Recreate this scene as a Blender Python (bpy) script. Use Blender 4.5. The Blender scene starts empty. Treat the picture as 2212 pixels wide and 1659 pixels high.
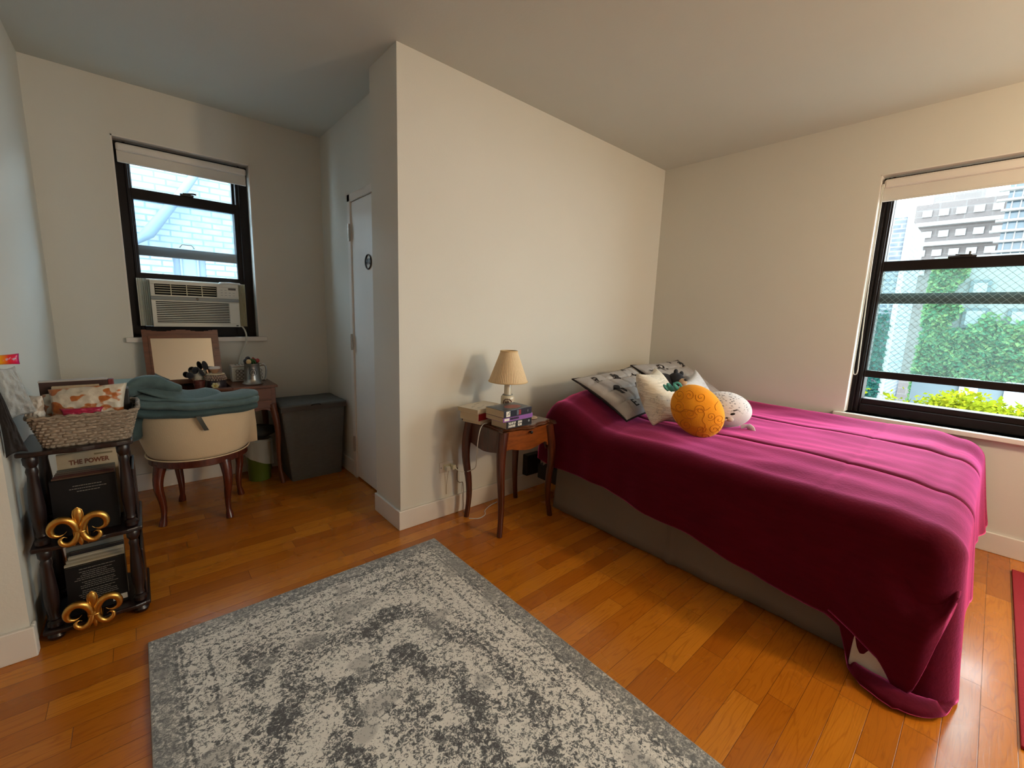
import bpy, bmesh, math, random
from mathutils import Vector, Matrix, noise
PI = math.pi
LAMP_E = 190; WORLD_E = 10.5
sc = bpy.context.scene
COL = sc.collection
R = random.Random(7)
sin, cos = math.sin, math.cos

# ------------------------------------------------------------------ camera (14.6 mm equivalent wide lens)
F, YAW, PITCH, ROLL = 914.81, 0.8470, -0.1612, 0.0341
CP = Vector((-3.6646, -2.1722, 1.278))
fw = Vector((cos(YAW)*cos(PITCH), sin(YAW)*cos(PITCH), sin(PITCH)))
rr = Vector((sin(YAW), -cos(YAW), 0)); uu = rr.cross(fw)
r2 = rr*cos(ROLL)+uu*sin(ROLL); u2 = uu*cos(ROLL)-rr*sin(ROLL)
cam = bpy.data.cameras.new('camera'); co = bpy.data.objects.new('camera', cam); COL.objects.link(co)
m = Matrix((r2, u2, -fw)).transposed().to_4x4(); m.translation = CP
co.matrix_world = m
cam.sensor_width = 36; cam.lens = F/2212*36; cam.clip_start = .02; cam.clip_end = 300
sc.camera = co

# ------------------------------------------------------------------ materials
class NT:
    def __init__(s, name):
        s.m = bpy.data.materials.new(name); s.m.use_nodes = True
        s.t = s.m.node_tree; s.t.nodes.clear()
        s.out = s.t.nodes.new('ShaderNodeOutputMaterial')
    def n(s, typ, **kw):
        nd = s.t.nodes.new('ShaderNode'+typ)
        for k, v in kw.items():
            if isinstance(k, str) and hasattr(nd, k) and k not in ('inputs',): setattr(nd, k, v)
        return nd
    def put(s, sock, v):
        if isinstance(v, bpy.types.NodeSocket): s.t.links.new(v, sock)
        elif v is not None:
            if sock.type == 'RGBA' and len(v) == 3: v = (*v, 1)
            sock.default_value = v
    def math(s, op, a, b=0, c=0):
        nd = s.n('Math', operation=op); s.put(nd.inputs[0], a); s.put(nd.inputs[1], b); s.put(nd.inputs[2], c)
        return nd.outputs[0]
    def mix(s, f, a, b, mode='MIX'):
        nd = s.n('Mix', data_type='RGBA', blend_type=mode)
        s.put(nd.inputs[0], f); s.put(nd.inputs[6], a); s.put(nd.inputs[7], b)
        return nd.outputs[2]
    def obj(s): return s.n('TexCoord').outputs['Object']
    def sep(s, v):
        nd = s.n('SeparateXYZ'); s.put(nd.inputs[0], v); return nd.outputs
    def comb(s, x, y, z):
        nd = s.n('CombineXYZ')
        for i, k in enumerate((x, y, z)): s.put(nd.inputs[i], k)
        return nd.outputs[0]
    def mapn(s, v, scale=(1, 1, 1), rot=(0, 0, 0), loc=(0, 0, 0)):
        nd = s.n('Mapping'); s.put(nd.inputs[0], v); nd.inputs[1].default_value = loc
        nd.inputs[2].default_value = rot; nd.inputs[3].default_value = scale
        return nd.outputs[0]
    def noise(s, v, scale=5, detail=3, rough=.5, dist=0):
        nd = s.n('TexNoise'); s.put(nd.inputs['Vector'], v); nd.inputs['Scale'].default_value = scale
        nd.inputs['Detail'].default_value = detail; nd.inputs['Roughness'].default_value = rough
        nd.inputs['Distortion'].default_value = dist
        return nd.outputs[0]
    def voro(s, v, scale=5, feature='F1', out=0):
        nd = s.n('TexVoronoi', feature=feature); s.put(nd.inputs['Vector'], v); nd.inputs['Scale'].default_value = scale
        return nd.outputs[out]
    def white(s, v):
        nd = s.n('TexWhiteNoise', noise_dimensions='3D'); s.put(nd.inputs[0], v); return nd.outputs[0]
    def ramp(s, f, stops, interp='LINEAR'):
        nd = s.n('ValToRGB'); e = nd.color_ramp.elements; nd.color_ramp.interpolation = interp
        while len(e) < len(stops): e.new(.5)
        for i, (p, c) in enumerate(stops):
            e[i].position = p; e[i].color = (*c, 1) if len(c) == 3 else c
        s.put(nd.inputs[0], f); return nd.outputs[0]
    def map(s, v, a, b, c, d):
        nd = s.n('MapRange'); s.put(nd.inputs[0], v)
        for i, k in enumerate((a, b, c, d)): nd.inputs[1+i].default_value = k
        return nd.outputs[0]
    def bump(s, h, strength=.2, dist=.01):
        nd = s.n('Bump'); nd.inputs['Strength'].default_value = strength; nd.inputs['Distance'].default_value = dist
        s.put(nd.inputs['Height'], h); return nd.outputs[0]
    def bsdf(s, col, rough=.5, metal=0, normal=None, **kw):
        b = s.n('BsdfPrincipled'); s.put(b.inputs['Base Color'], col); s.put(b.inputs['Roughness'], rough)
        s.put(b.inputs['Metallic'], metal)
        if normal is not None: s.put(b.inputs['Normal'], normal)
        for k, v in kw.items(): s.put(b.inputs[k], v)
        s.t.links.new(b.outputs[0], s.out.inputs[0]); return b

def M(name, col, rough=.6, metal=0, var=.12, vs=6, bump=0, bs=60, **kw):
    t = NT(name); o = t.obj()
    c = t.mix(t.noise(o, vs, 3), tuple(x*(1-var) for x in col), tuple(min(1, x*(1+var)) for x in col))
    nrm = t.bump(t.noise(o, bs, 4), bump, .01) if bump else None
    t.bsdf(c, rough, metal, nrm, **kw); return t.m

def wood(name, c1, c2, rough=.3, axis='X', scale=14, coat=.3):
    t = NT(name); o = t.obj()
    sc_ = {'X': (1, 9, 9), 'Y': (9, 1, 9), 'Z': (9, 9, 1)}[axis]
    g = t.noise(t.mapn(o, sc_), scale/3, 5, .6, .6)
    g2 = t.noise(t.mapn(o, tuple(k*3 for k in sc_)), scale, 3)
    f = t.math('ADD', t.math('MULTIPLY', g, .75), t.math('MULTIPLY', g2, .3))
    c = t.ramp(f, [(.35, c1), (.65, c2)])
    t.bsdf(c, rough, 0, t.bump(g2, .08, .003), **{'Coat Weight': coat, 'Coat Roughness': .15}); return t.m

def plush(name, col, tint=None, var=.15, bs=220, sheen=.5, vs=8):
    t = NT(name); o = t.obj()
    c = t.mix(t.noise(o, vs, 4), tuple(x*(1-var) for x in col), tuple(min(1, x*(1+var)) for x in col))
    t.bsdf(c, .95, 0, t.bump(t.noise(o, bs, 3), .35, .004), **{'Sheen Weight': sheen, 'Sheen Roughness': .4,
           'Sheen Tint': tint or (1, 1, 1)}); return t.m

WALL = M('wall_paint', (.655, .650, .602), .75, var=.03, vs=2, bump=.06, bs=120)
CEIL = M('ceiling_paint', (.585, .605, .575), .85, var=.03, vs=2, bump=.05, bs=90)
TRIM = M('trim_paint', (.72, .69, .65), .45, var=.04, bump=.03)
DOORP = M('door_paint', (.84, .86, .86), .35, var=.03)
BRONZE = M('bronze_window_frame', (.009, .006, .006), .5, 0, var=.3, bump=.03, **{'Specular IOR Level': .22})
BLINDM = M('blind_fabric', (.66, .64, .60), .8, var=.03, bump=.05, bs=400, **{'Transmission Weight': 0.0})
CHROME = M('brushed_steel', (.45, .43, .40), .3, 1, var=.1)
BLACK = M('black_plastic', (.012, .012, .013), .4, var=.2)
PLWHITE = M('white_plastic', (.62, .63, .58), .4, var=.04)
CREAMPL = M('yellowed_plastic', (.62, .60, .46), .5, var=.08)
GREYPL = M('grey_plastic', (.22, .25, .26), .4, var=.05)
DARKHOLE = M('dark_interior', (.01, .01, .01), .9, var=.2)
MAHOG = wood('mahogany_wood', (.022, .0035, .0015), (.095, .018, .005), .30, 'Z')
MAHOGX = wood('mahogany_top_wood', (.040, .012, .005), (.12, .040, .015), .25, 'X')
DRAWERW = wood('figured_drawer_wood', (.085, .016, .003), (.25, .066, .010), .3, 'X', 10)
VANW = wood('vanity_wood', (.085, .022, .009), (.17, .052, .022), .4, 'X')
VANZ = wood('vanity_leg_wood', (.085, .022, .009), (.17, .052, .022), .4, 'Z')
DARKW = wood('dark_shelf_wood', (.006, .003, .0035), (.018, .007, .007), .35, 'Z', coat=.12)
CHAIRW = wood('chair_leg_wood', (.045, .007, .004), (.12, .022, .010), .22, 'Z')
CREAMF = plush('cream_upholstery', (.70, .57, .39), var=.06, sheen=.2)
TEALF = plush('teal_plush', (.085, .135, .140), (.65, .75, .78), .3, 160, .35, 25)
TEALD = plush('dark_teal_plush', (.05, .088, .095), (.4, .6, .7), .3, 160, .2, 25)
SKIRTF = M('taupe_bed_skirt', (.20, .165, .135), .85, var=.08, bump=.1, bs=300)
MATT = M('mattress_cloth', (.6, .58, .55), .8)
GOLD = M('antique_gold', (.62, .36, .09), .32, 1, var=.3, vs=20, bump=.05)
PAGES = M('book_pages', (.62, .50, .34), .85, var=.12, vs=40)
SHADE = None

def stripes_pages():
    t = NT('page_block'); o = t.obj(); z = t.sep(o)[2]
    w = t.noise(t.comb(0, 0, t.math('MULTIPLY', z, 1)), 900, 2)
    c = t.mix(w, (.50, .40, .27), (.66, .55, .38)); t.bsdf(c, .85); return t.m
PAGEB = stripes_pages()

def floor_mat():
    t = NT('oak_strip_floor'); o = t.obj(); x, y, z = t.sep(o)
    W = .0826
    yy = t.math('DIVIDE', y, W); row = t.math('FLOOR', yy)
    rnd = t.white(t.comb(row, 3.1, .5))
    L = .95
    xx = t.math('ADD', t.math('DIVIDE', x, L), t.math('MULTIPLY', rnd, 17.3)); pl = t.math('FLOOR', xx)
    pr = t.white(t.comb(row, pl, 1.7)); pr2 = t.white(t.comb(row, pl, 9.2))
    fy = t.math('FRACT', yy); fx = t.math('FRACT', xx)
    ey = t.math('MINIMUM', fy, t.math('SUBTRACT', 1, fy)); ex = t.math('MINIMUM', fx, t.math('SUBTRACT', 1, fx))
    gap = t.math('MINIMUM', t.math('MULTIPLY', ey, W), t.math('MULTIPLY', ex, L))
    gm = t.map(gap, .0003, .0013, .25, 1)
    v = t.comb(t.math('ADD', t.math('MULTIPLY', x, 1.3), t.math('MULTIPLY', pr, 31)), t.math('ADD', t.math('MULTIPLY', y, 14), t.math('MULTIPLY', pr2, 57)), 0)
    # cathedral grain: rings of a distorted field, plus fine pores
    g = t.noise(v, 1.1, 2, .5, .4)
    rings = t.math('FRACT', t.math('MULTIPLY', g, 13))
    rings = t.math('ABSOLUTE', t.math('SUBTRACT', rings, .5))
    ringm = t.map(rings, .0, .16, 1, 0)
    pores = t.noise(t.comb(t.math('MULTIPLY', x, 7), t.math('MULTIPLY', y, 260), pr), 1, 3, .7)
    pm = t.map(pores, .52, .7, 0, 1)
    base = t.ramp(pr, [(0, (.38, .105, .006)), (.35, (.48, .145, .008)), (.7, (.53, .170, .010)), (1, (.62, .225, .018))])
    c = t.mix(t.math('MULTIPLY', ringm, .38), base, (.24, .055, .003))
    c = t.mix(t.math('MULTIPLY', pm, .38), c, (.22, .055, .004))
    lo = t.noise(v, .5, 2); c = t.mix(t.map(lo, .35, .7, 0, .3), c, (.48, .17, .014))
    c = t.mix(gm, (.05, .016, .004), c)
    h = t.math('ADD', t.math('MULTIPLY', gm, 1), t.math('MULTIPLY', pm, -.08))
    rough = t.map(t.noise(o, 3, 3), .3, .7, .20, .32)
    t.bsdf(c, rough, 0, t.bump(h, .35, .002), **{'Coat Weight': .25, 'Coat Roughness': .12, 'Specular IOR Level': .42}); return t.m
FLOORM = floor_mat()

def rug_mat():   # object space: x 0..1.24, y 0..1.9
    t = NT('distressed_rug'); o = t.obj(); x, y, z = t.sep(o); WX, WY = 1.243, 1.86
    dx = t.math('MINIMUM', x, t.math('SUBTRACT', WX, x)); dy = t.math('MINIMUM', y, t.math('SUBTRACT', WY, y))
    d = t.math('MINIMUM', dx, dy)
    wob = t.math('MULTIPLY', t.math('SUBTRACT', t.noise(o, 12, 2), .5), .012)
    d2 = t.math('ADD', d, wob)
    # tone by distance from the edge (0 dark .. 1 light)
    tone = t.ramp(t.math('DIVIDE', d2, .40), [(0, (.30,)*3), (.02, (.34,)*3), (.17, (.36,)*3), (.19, (.10,)*3), (.205, (.55,)*3), (.225, (.12,)*3), (.24, (.60,)*3),
              (.40, (.56,)*3), (.42, (.22,)*3), (.45, (.62,)*3), (.60, (.50,)*3), (.62, (.30,)*3), (.72, (.42,)*3), (1, (.5,)*3)])
    # medallion field: concentric lobed shapes around the rug centre
    cx = t.math('SUBTRACT', x, WX/2); cy = t.math('SUBTRACT', y, WY/2)
    ang = t.math('ARCTAN2', cx, cy)
    rad = t.math('SQRT', t.math('ADD', t.math('MULTIPLY', t.math('MULTIPLY', cx, cx), 2.1), t.math('MULTIPLY', cy, cy)))
    lob = t.math('MULTIPLY', t.math('COSINE', t.math('MULTIPLY', ang, 8)), .035)
    rl = t.math('ADD', t.math('ADD', rad, lob), t.math('MULTIPLY', t.math('SUBTRACT', t.noise(o, 5, 2), .5), .12))
    med = t.ramp(rl, [(0, (.25,)*3), (.10, (.3,)*3), (.12, (.7,)*3), (.22, (.62,)*3), (.24, (.2,)*3), (.33, (.3,)*3), (.345, (.72,)*3),
              (.47, (.58,)*3), (.49, (.22,)*3), (.58, (.30,)*3), (.60, (.66,)*3), (.72, (.48,)*3), (.80, (.26,)*3), (.9, (.5,)*3)])
    infield = t.map(d2, .24, .26, 0, 1)
    tn = t.mix(infield, tone, med)
    # lobed flower blots
    vo = t.voro(t.mapn(o, (1, 1, 1)), 6.5); blot = t.map(vo, .25, .42, .32, 0)
    tn = t.math('SUBTRACT', tn, t.math('MULTIPLY', blot, infield))
    big = t.noise(o, 3.2, 3, .6)
    tn = t.math('ADD', tn, t.math('MULTIPLY', t.math('SUBTRACT', big, .5), .75))
    sp = t.noise(o, 66, 3, .7, .8); sp2 = t.noise(o, 210, 2, .6)
    sf = t.math('ADD', t.math('MULTIPLY', sp, .7), t.math('MULTIPLY', sp2, .3))
    v = t.math('ADD', t.math('MULTIPLY', t.math('SUBTRACT', sf, .5), 4.6), t.math('ADD', t.math('MULTIPLY', tn, .8), .16))
    edge = t.map(d, .05, .12, .35, 1)
    v = t.math('ADD', t.math('MULTIPLY', t.math('SUBTRACT', v, .42), edge), .42)
    # a few flat worn patches of middle grey
    worn = t.map(t.noise(t.mapn(o, (1, 1.4, 1), (0, 0, .5), (3, 5, 0)), 4.2, 1), .64, .67, 0, .5)
    c = t.ramp(v, [(.05, (.075, .08, .09)), (.35, (.19, .20, .21)), (.50, (.40, .405, .40)), (.66, (.80, .79, .76))])
    c = t.mix(worn, c, (.29, .295, .30))
    c = t.mix(t.map(d, .0, .006, 1, 0), c, (.30, .30, .29))
    t.bsdf(c, .95, 0, t.bump(t.noise(o, 500, 2), .4, .004), **{'Sheen Weight': .2}); return t.m
RUGM = rug_mat()

def velvet():
    t = NT('crimson_velvet'); o = t.obj()
    n1 = t.noise(t.mapn(o, (2.2, 1, 2.2)), 4, 4, .6); n2 = t.noise(t.mapn(o, (6, 1.3, 6)), 9, 3)
    f = t.math('ADD', t.math('MULTIPLY', n1, .6), t.math('MULTIPLY', n2, .4))
    c = t.ramp(f, [(.3, (.060, .0006, .005)), (.7, (.095, .0012, .010))])
    nb = t.bump(t.noise(o, 90, 4), .25, .004)
    p_ = t.bsdf(c, .85, 0, nb, **{'Sheen Weight': 1.0, 'Sheen Roughness': .40, 'Sheen Tint': (1, .15, .47), 'Specular IOR Level': .1})
    s2 = t.n('BsdfSheen'); t.put(s2.inputs['Color'], (.55, .09, .28)); s2.inputs['Roughness'].default_value = .35; t.put(s2.inputs['Normal'], nb)
    ad = t.n('AddShader'); t.t.links.new(p_.outputs[0], ad.inputs[0]); t.t.links.new(s2.outputs[0], ad.inputs[1]); t.t.links.new(ad.outputs[0], t.out.inputs[0])
    return t.m
VELVET = velvet()
SHERPA = plush('sherpa_lining', (.62, .58, .52), var=.15, bs=90)

def quilt_mat():
    t = NT('quilted_sham_fabric'); o = t.obj()
    n = t.noise(o, 14, 4); w = t.white(t.mapn(o, (900, 900, 900)))
    c = t.mix(n, (.33, .32, .33), (.43, .41, .41)); t.bsdf(c, .85, 0, t.bump(t.noise(o, 60, 3), .3, .006)); return t.m
QUILT = quilt_mat()
BLKF = M('black_cloth', (.015, .012, .014), .9, var=.2)
ORANGE = plush('orange_plush', (.95, .36, .012), (1, .8, .3), .08, 240, .35)
ORLINE = plush('orange_seam', (.62, .19, .004), (1, .7, .3), .08, 240, .1)
TEALB = M('turquoise_felt', (.10, .42, .38), .85, var=.15)
BEARF = plush('black_bear_fur', (.012, .012, .016), (.4, .45, .6), .3, 130, .25)
TAN = plush('tan_muzzle', (.52, .34, .20), var=.1)

def print_cushion(name, base, ink, dens=.62, ink2=None, s=11):
    t = NT(name); o = t.obj()
    e = t.noise(o, s*3, 3, .6, 1.2); l = t.map(t.math('ABSOLUTE', t.math('SUBTRACT', e, .5)), .006, .022, 1, 0)
    patch = t.map(t.noise(o, s, 1), dens, dens+.05, 0, .85)
    c = t.mix(t.noise(o, 9, 3), tuple(k*.92 for k in base), base)
    c = t.mix(t.math('MULTIPLY', l, patch), c, ink)
    if ink2: c = t.mix(t.map(t.noise(t.mapn(o, (1, 1, 1), loc=(4, 2, 1)), 7, 3), .62, .72, 0, .6), c, ink2)
    fold = t.noise(t.mapn(o, (3, 3, 16), (0, .5, 0)), 5, 3)
    t.bsdf(c, .8, 0, t.bump(fold, .5, .02)); return t.m
PRINT1 = print_cushion('printed_white_cushion', (.80, .75, .66), (.22, .24, .24), .50, (.45, .27, .20), 16)
PRINT2 = print_cushion('white_cushion_cloth', (.74, .77, .84), (.22, .26, .34), .58, None, 18)
def seal_mat():
    t = NT('speckled_seal_fur'); o = t.obj(); x, y, z = t.sep(o)
    sp = t.voro(t.mapn(o, (1, 1, 2.2), (0, .4, 0)), 60); m1 = t.map(sp, .26, .40, 1, 0)
    top = t.math('MULTIPLY', t.map(z, -.01, .05, 0, 1), t.map(t.noise(o, 30, 2), .38, .5, 0, 1))
    c = t.mix(t.math('MULTIPLY', m1, top), (.74, .72, .78), (.13, .14, .19))
    t.bsdf(c, .9, 0, t.bump(t.noise(o, 180, 3), .3, .004), **{'Sheen Weight': .4}); return t.m
SEALM = seal_mat()
SEALP = plush('pale_seal_fur', (.62, .55, .55), var=.08)

def brick_mat(name, c1, c2, mortar, scale=1, bw=.21, bh=.07, ms=.012, plane='XZ', bumpy=.6):
    t = NT(name); o = t.obj(); x, y, z = t.sep(o)
    v = t.comb(x if plane == 'XZ' else y, z, 0)
    nz = t.noise(o, 6, 2); v2 = t.mapn(v, (scale,)*3)
    nd = t.n('TexBrick'); t.put(nd.inputs['Vector'], v2)
    nd.inputs['Color1'].default_value = (*c1, 1); nd.inputs['Color2'].default_value = (*c2, 1); nd.inputs['Mortar'].default_value = (*mortar, 1)
    nd.inputs['Scale'].default_value = 1; nd.inputs['Brick Width'].default_value = bw; nd.inputs['Row Height'].default_value = bh
    nd.inputs['Mortar Size'].default_value = ms; nd.inputs['Mortar Smooth'].default_value = .4; nd.inputs['Bias'].default_value = 0
    c = t.mix(t.map(t.noise(o, 9, 4), .4, .75, 0, .6), nd.outputs[0], mortar)
    t.bsdf(c, .9, 0, t.bump(nd.outputs[1], -bumpy, .02)); return t.m
WBRICK = brick_mat('painted_white_brick', (.23, .26, .28), (.18, .215, .25), (.085, .115, .145), bw=.2, bh=.068, ms=.011)
def glassm(name, haze=.0, tint=(1, 1, 1), gloss=.06, wire=False, hazecol=(.75, .88, .95)):
    t = NT(name); tr = t.n('BsdfTransparent'); t.put(tr.inputs[0], tint)
    gl = t.n('BsdfGlossy'); gl.inputs['Roughness'].default_value = .03
    mx = t.n('MixShader'); mx.inputs[0].default_value = gloss; t.t.links.new(tr.outputs[0], mx.inputs[1]); t.t.links.new(gl.outputs[0], mx.inputs[2])
    cur = mx
    if haze:
        tl = t.n('BsdfTranslucent'); t.put(tl.inputs[0], hazecol)
        m2 = t.n('MixShader'); m2.inputs[0].default_value = haze
        t.t.links.new(cur.outputs[0], m2.inputs[1]); t.t.links.new(tl.outputs[0], m2.inputs[2]); cur = m2
    if wire:
        x, y, z = t.sep(t.obj()); S = 26
        a = t.math('FRACT', t.math('MULTIPLY', t.math('ADD', y, z), S)); b = t.math('FRACT', t.math('MULTIPLY', t.math('SUBTRACT', y, z), S))
        w = t.math('MAXIMUM', t.map(t.math('ABSOLUTE', t.math('SUBTRACT', a, .5)), .0, .06, 1, 0), t.map(t.math('ABSOLUTE', t.math('SUBTRACT', b, .5)), .0, .06, 1, 0))
        df = t.n('BsdfDiffuse'); t.put(df.inputs[0], (.28, .36, .38))
        m3 = t.n('MixShader'); t.put(m3.inputs[0], t.math('MULTIPLY', w, .8))
        t.t.links.new(cur.outputs[0], m3.inputs[1]); t.t.links.new(df.outputs[0], m3.inputs[2]); cur = m3
    t.t.links.new(cur.outputs[0], t.out.inputs[0]); return t.m
GLASS = glassm('clear_glass'); GLASSA = glassm('hazy_glass', .018, (.90, .96, 1), .05)
GLASSW = glassm('wired_glass', .015, (.88, .97, .96), .05, True, (.6, .88, .85))
MIRROR = M('mirror_silver', (.62, .60, .55), .03, 1, var=0)

# ------------------------------------------------------------------ mesh builder
class B:
    def __init__(s): s.v = []; s.f = []; s.mi = []; s.cur = 0
    def add(s, vs, fs, mi=None):
        k = len(s.v); s.v += [tuple(p) for p in vs]; s.f += [tuple(i+k for i in f) for f in fs]
        s.mi += [s.cur if mi is None else mi]*len(fs); return s
    def box(s, x0, x1, y0, y1, z0, z1, mi=None):
        if x0 > x1: x0, x1 = x1, x0
        if y0 > y1: y0, y1 = y1, y0
        if z0 > z1: z0, z1 = z1, z0
        return s.add([(x0, y0, z0), (x1, y0, z0), (x1, y1, z0), (x0, y1, z0), (x0, y0, z1), (x1, y0, z1), (x1, y1, z1), (x0, y1, z1)],
            [(0, 3, 2, 1), (4, 5, 6, 7), (0, 1, 5, 4), (1, 2, 6, 5), (2, 3, 7, 6), (3, 0, 4, 7)], mi)
    def hexa(s, p, mi=None):  # 8 points, bottom ring then top ring
        return s.add(p, [(0, 3, 2, 1), (4, 5, 6, 7), (0, 1, 5, 4), (1, 2, 6, 5), (2, 3, 7, 6), (3, 0, 4, 7)], mi)
    def tube(s, path, rad, n=10, cap=True, mi=None, sx=1, closed=False):
        P = [Vector(p) for p in path]; k = len(P)
        rad = rad if isinstance(rad, (list, tuple)) else [rad]*k
        vs = []; up = None
        for i in range(k):
            if closed: d = P[(i+1) % k]-P[i-1]
            else: d = P[min(i+1, k-1)]-P[max(i-1, 0)]
            if d.length < 1e-9: d = Vector((0, 0, 1))
            d.normalize()
            if up is None: up = Vector((0, 0, 1)) if abs(d.z) < .9 else Vector((0, 1, 0))
            a = d.cross(up)
            if a.length < 1e-4: a = d.cross(Vector((1, 0, 0)))
            a.normalize(); b = a.cross(d).normalized(); up = b
            for j in range(n):
                t = 2*PI*j/n; vs.append(P[i]+a*cos(t)*rad[i]*sx+b*sin(t)*rad[i])
        fs = []
        for i in range(k if closed else k-1):
            i2 = (i+1) % k
            for j in range(n):
                j2 = (j+1) % n; fs.append((i*n+j, i*n+j2, i2*n+j2, i2*n+j))
        if cap and not closed: fs.append(tuple(range(n-1, -1, -1))); fs.append(tuple((k-1)*n+j for j in range(n)))
        return s.add(vs, fs, mi)
    def lathe(s, prof, c=(0, 0, 0), n=20, axis='Z', mi=None, cap=True, mod=None):
        vs = []
        for r, h in prof:
            for j in range(n):
                t = 2*PI*j/n; q = r*(mod(t, h) if mod else 1)
                p = (q*cos(t), q*sin(t), h)
                if axis == 'X': p = (h, p[0], p[1])
                if axis == 'Y': p = (p[0], h, p[1])
                vs.append((c[0]+p[0], c[1]+p[1], c[2]+p[2]))
        k = len(prof); fs = [(i*n+j, i*n+(j+1) % n, (i+1)*n+(j+1) % n, (i+1)*n+j) for i in range(k-1) for j in range(n)]
        if cap: fs.append(tuple(range(n-1, -1, -1))); fs.append(tuple((k-1)*n+j for j in range(n)))
        return s.add(vs, fs, mi)
    def grid(s, fn, nu, nv, mi=None, wu=False):
        vs = [fn(i/nu, j/nv) for i in range(nu+(0 if wu else 1)) for j in range(nv+1)]
        fs = []
        for i in range(nu):
            i2 = (i+1) % nu if wu else i+1
            for j in range(nv): fs.append((i*(nv+1)+j, i2*(nv+1)+j, i2*(nv+1)+j+1, i*(nv+1)+j+1))
        return s.add(vs, fs, mi)
    def ell(s, c, r, n=20, rot=None, mi=None, fn=None):
        vs = []; c = Vector(c)
        for i in range(n+1):
            a = PI*i/n
            for j in range(2*n):
                b = PI*j/n; q = Vector((sin(a)*cos(b)*r[0], sin(a)*sin(b)*r[1], cos(a)*r[2]))
                if fn: q = fn(q)
                vs.append(c+(rot @ q if rot else q))
        fs = [(i*2*n+j, (i+1)*2*n+j, (i+1)*2*n+(j+1) % (2*n), i*2*n+(j+1) % (2*n)) for i in range(n) for j in range(2*n)]
        return s.add(vs, fs, mi)
    def prism(s, poly, h0, h1, axis='Z', mi=None):
        def p3(a, b, h): return {'Z': (a, b, h), 'Y': (a, h, b), 'X': (h, a, b)}[axis]
        n = len(poly); vs = [p3(a, b, h0) for a, b in poly]+[p3(a, b, h1) for a, b in poly]
        return s.add(vs, [tuple(range(n))[::-1], tuple(range(n, 2*n))]+[(i, (i+1) % n, n+(i+1) % n, n+i) for i in range(n)], mi)
    def xf(s, mat):
        s.v = [tuple(mat @ Vector(p)) for p in s.v]; return s
    def build(s, name, mats, parent=None, smooth=False, bevel=0, sub=0, local=False, weld=False, solid=0, label=None, ang=40):
        me = bpy.data.meshes.new(name)
        off = Vector((0, 0, 0))
        if parent is not None and not local:
            q = parent
            while q is not None: off += q.location; q = q.parent
        me.from_pydata([tuple(Vector(p)-off) for p in s.v], [], s.f); me.validate()
        mats = mats if isinstance(mats, (list, tuple)) else [mats]
        for m_ in mats: me.materials.append(m_)
        if len(me.polygons) == len(s.mi): me.polygons.foreach_set('material_index', s.mi)
        bm = bmesh.new(); bm.from_mesh(me)
        if weld: bmesh.ops.remove_doubles(bm, verts=bm.verts, dist=.0004)
        bmesh.ops.recalc_face_normals(bm, faces=bm.faces); bm.to_mesh(me); bm.free()
        if smooth:
            me.shade_smooth()
            if ang: me.set_sharp_from_angle(angle=math.radians(ang))
        o = bpy.data.objects.new(name, me); COL.objects.link(o); o.parent = parent
        if bevel:
            md = o.modifiers.new('bevel', 'BEVEL'); md.width = bevel; md.segments = 2; md.limit_method = 'ANGLE'
        if solid:
            md = o.modifiers.new('solid', 'SOLIDIFY'); md.thickness = solid; md.offset = 0
        if sub:
            md = o.modifiers.new('sub', 'SUBSURF'); md.levels = sub; md.render_levels = sub
        if label: o['label'] = label
        return o

def tag(o, label, cat, group=None, kind=None):
    o['label'] = label; o['category'] = cat
    if group: o['group'] = group
    if kind: o['kind'] = kind
    return o
def thing(name, label, cat, loc=(0, 0, 0), rotz=0, group=None):
    o = bpy.data.objects.new(name, None); COL.objects.link(o); o.location = loc; o.rotation_euler = (0, 0, rotz)
    o.empty_display_size = .1
    return tag(o, label, cat, group)
def struct(name, b, m_, parent=None, **kw):
    o = b.build(name, m_, parent, **kw)
    if parent is None: o['kind'] = 'structure'
    return o
def dup(root, loc, rotz=None, label=None, group=None):
    r = root.copy(); COL.objects.link(r); r.location = loc
    if rotz is not None: r.rotation_euler = (0, 0, rotz)
    if label: r['label'] = label
    if group: r['group'] = group
    for ch in list(root.children):
        c = ch.copy(); COL.objects.link(c); c.parent = r
        for g in list(ch.children):
            d = g.copy(); COL.objects.link(d); d.parent = c
    return r
def text_geo(s, size, align='CENTER', bold=0):
    cu = bpy.data.curves.new('t', 'FONT'); cu.body = s; cu.size = size; cu.align_x = align; cu.align_y = 'CENTER'; cu.offset = bold; cu.resolution_u = 3
    o = bpy.data.objects.new('t', cu); COL.objects.link(o); dg = bpy.context.evaluated_depsgraph_get(); dg.update()
    me = bpy.data.meshes.new_from_object(o.evaluated_get(dg))
    bm = bmesh.new(); bm.from_mesh(me); bmesh.ops.triangulate(bm, faces=bm.faces); bm.to_mesh(me); bm.free()
    vs = [tuple(v.co) for v in me.vertices]; fs = [tuple(p.vertices) for p in me.polygons]
    bpy.data.objects.remove(o); bpy.data.curves.remove(cu); bpy.data.meshes.remove(me)
    return vs, fs
def text_on(name, s, size, origin, xdir, ydir, m_, parent, align='CENTER', bold=0, lift=.0008, xs=1):
    vs, fs = text_geo(s, size, align, bold); X = Vector(xdir).normalized(); Y = Vector(ydir).normalized(); N = X.cross(Y); O = Vector(origin)
    b = B(); b.add([O+X*v[0]*xs+Y*v[1]+N*lift for v in vs], fs); return b.build(name, m_, parent)
def lerp(a, b, t): return a+(b-a)*t
def sm(t): t = max(0, min(1, t)); return t*t*(3-2*t)
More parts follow.
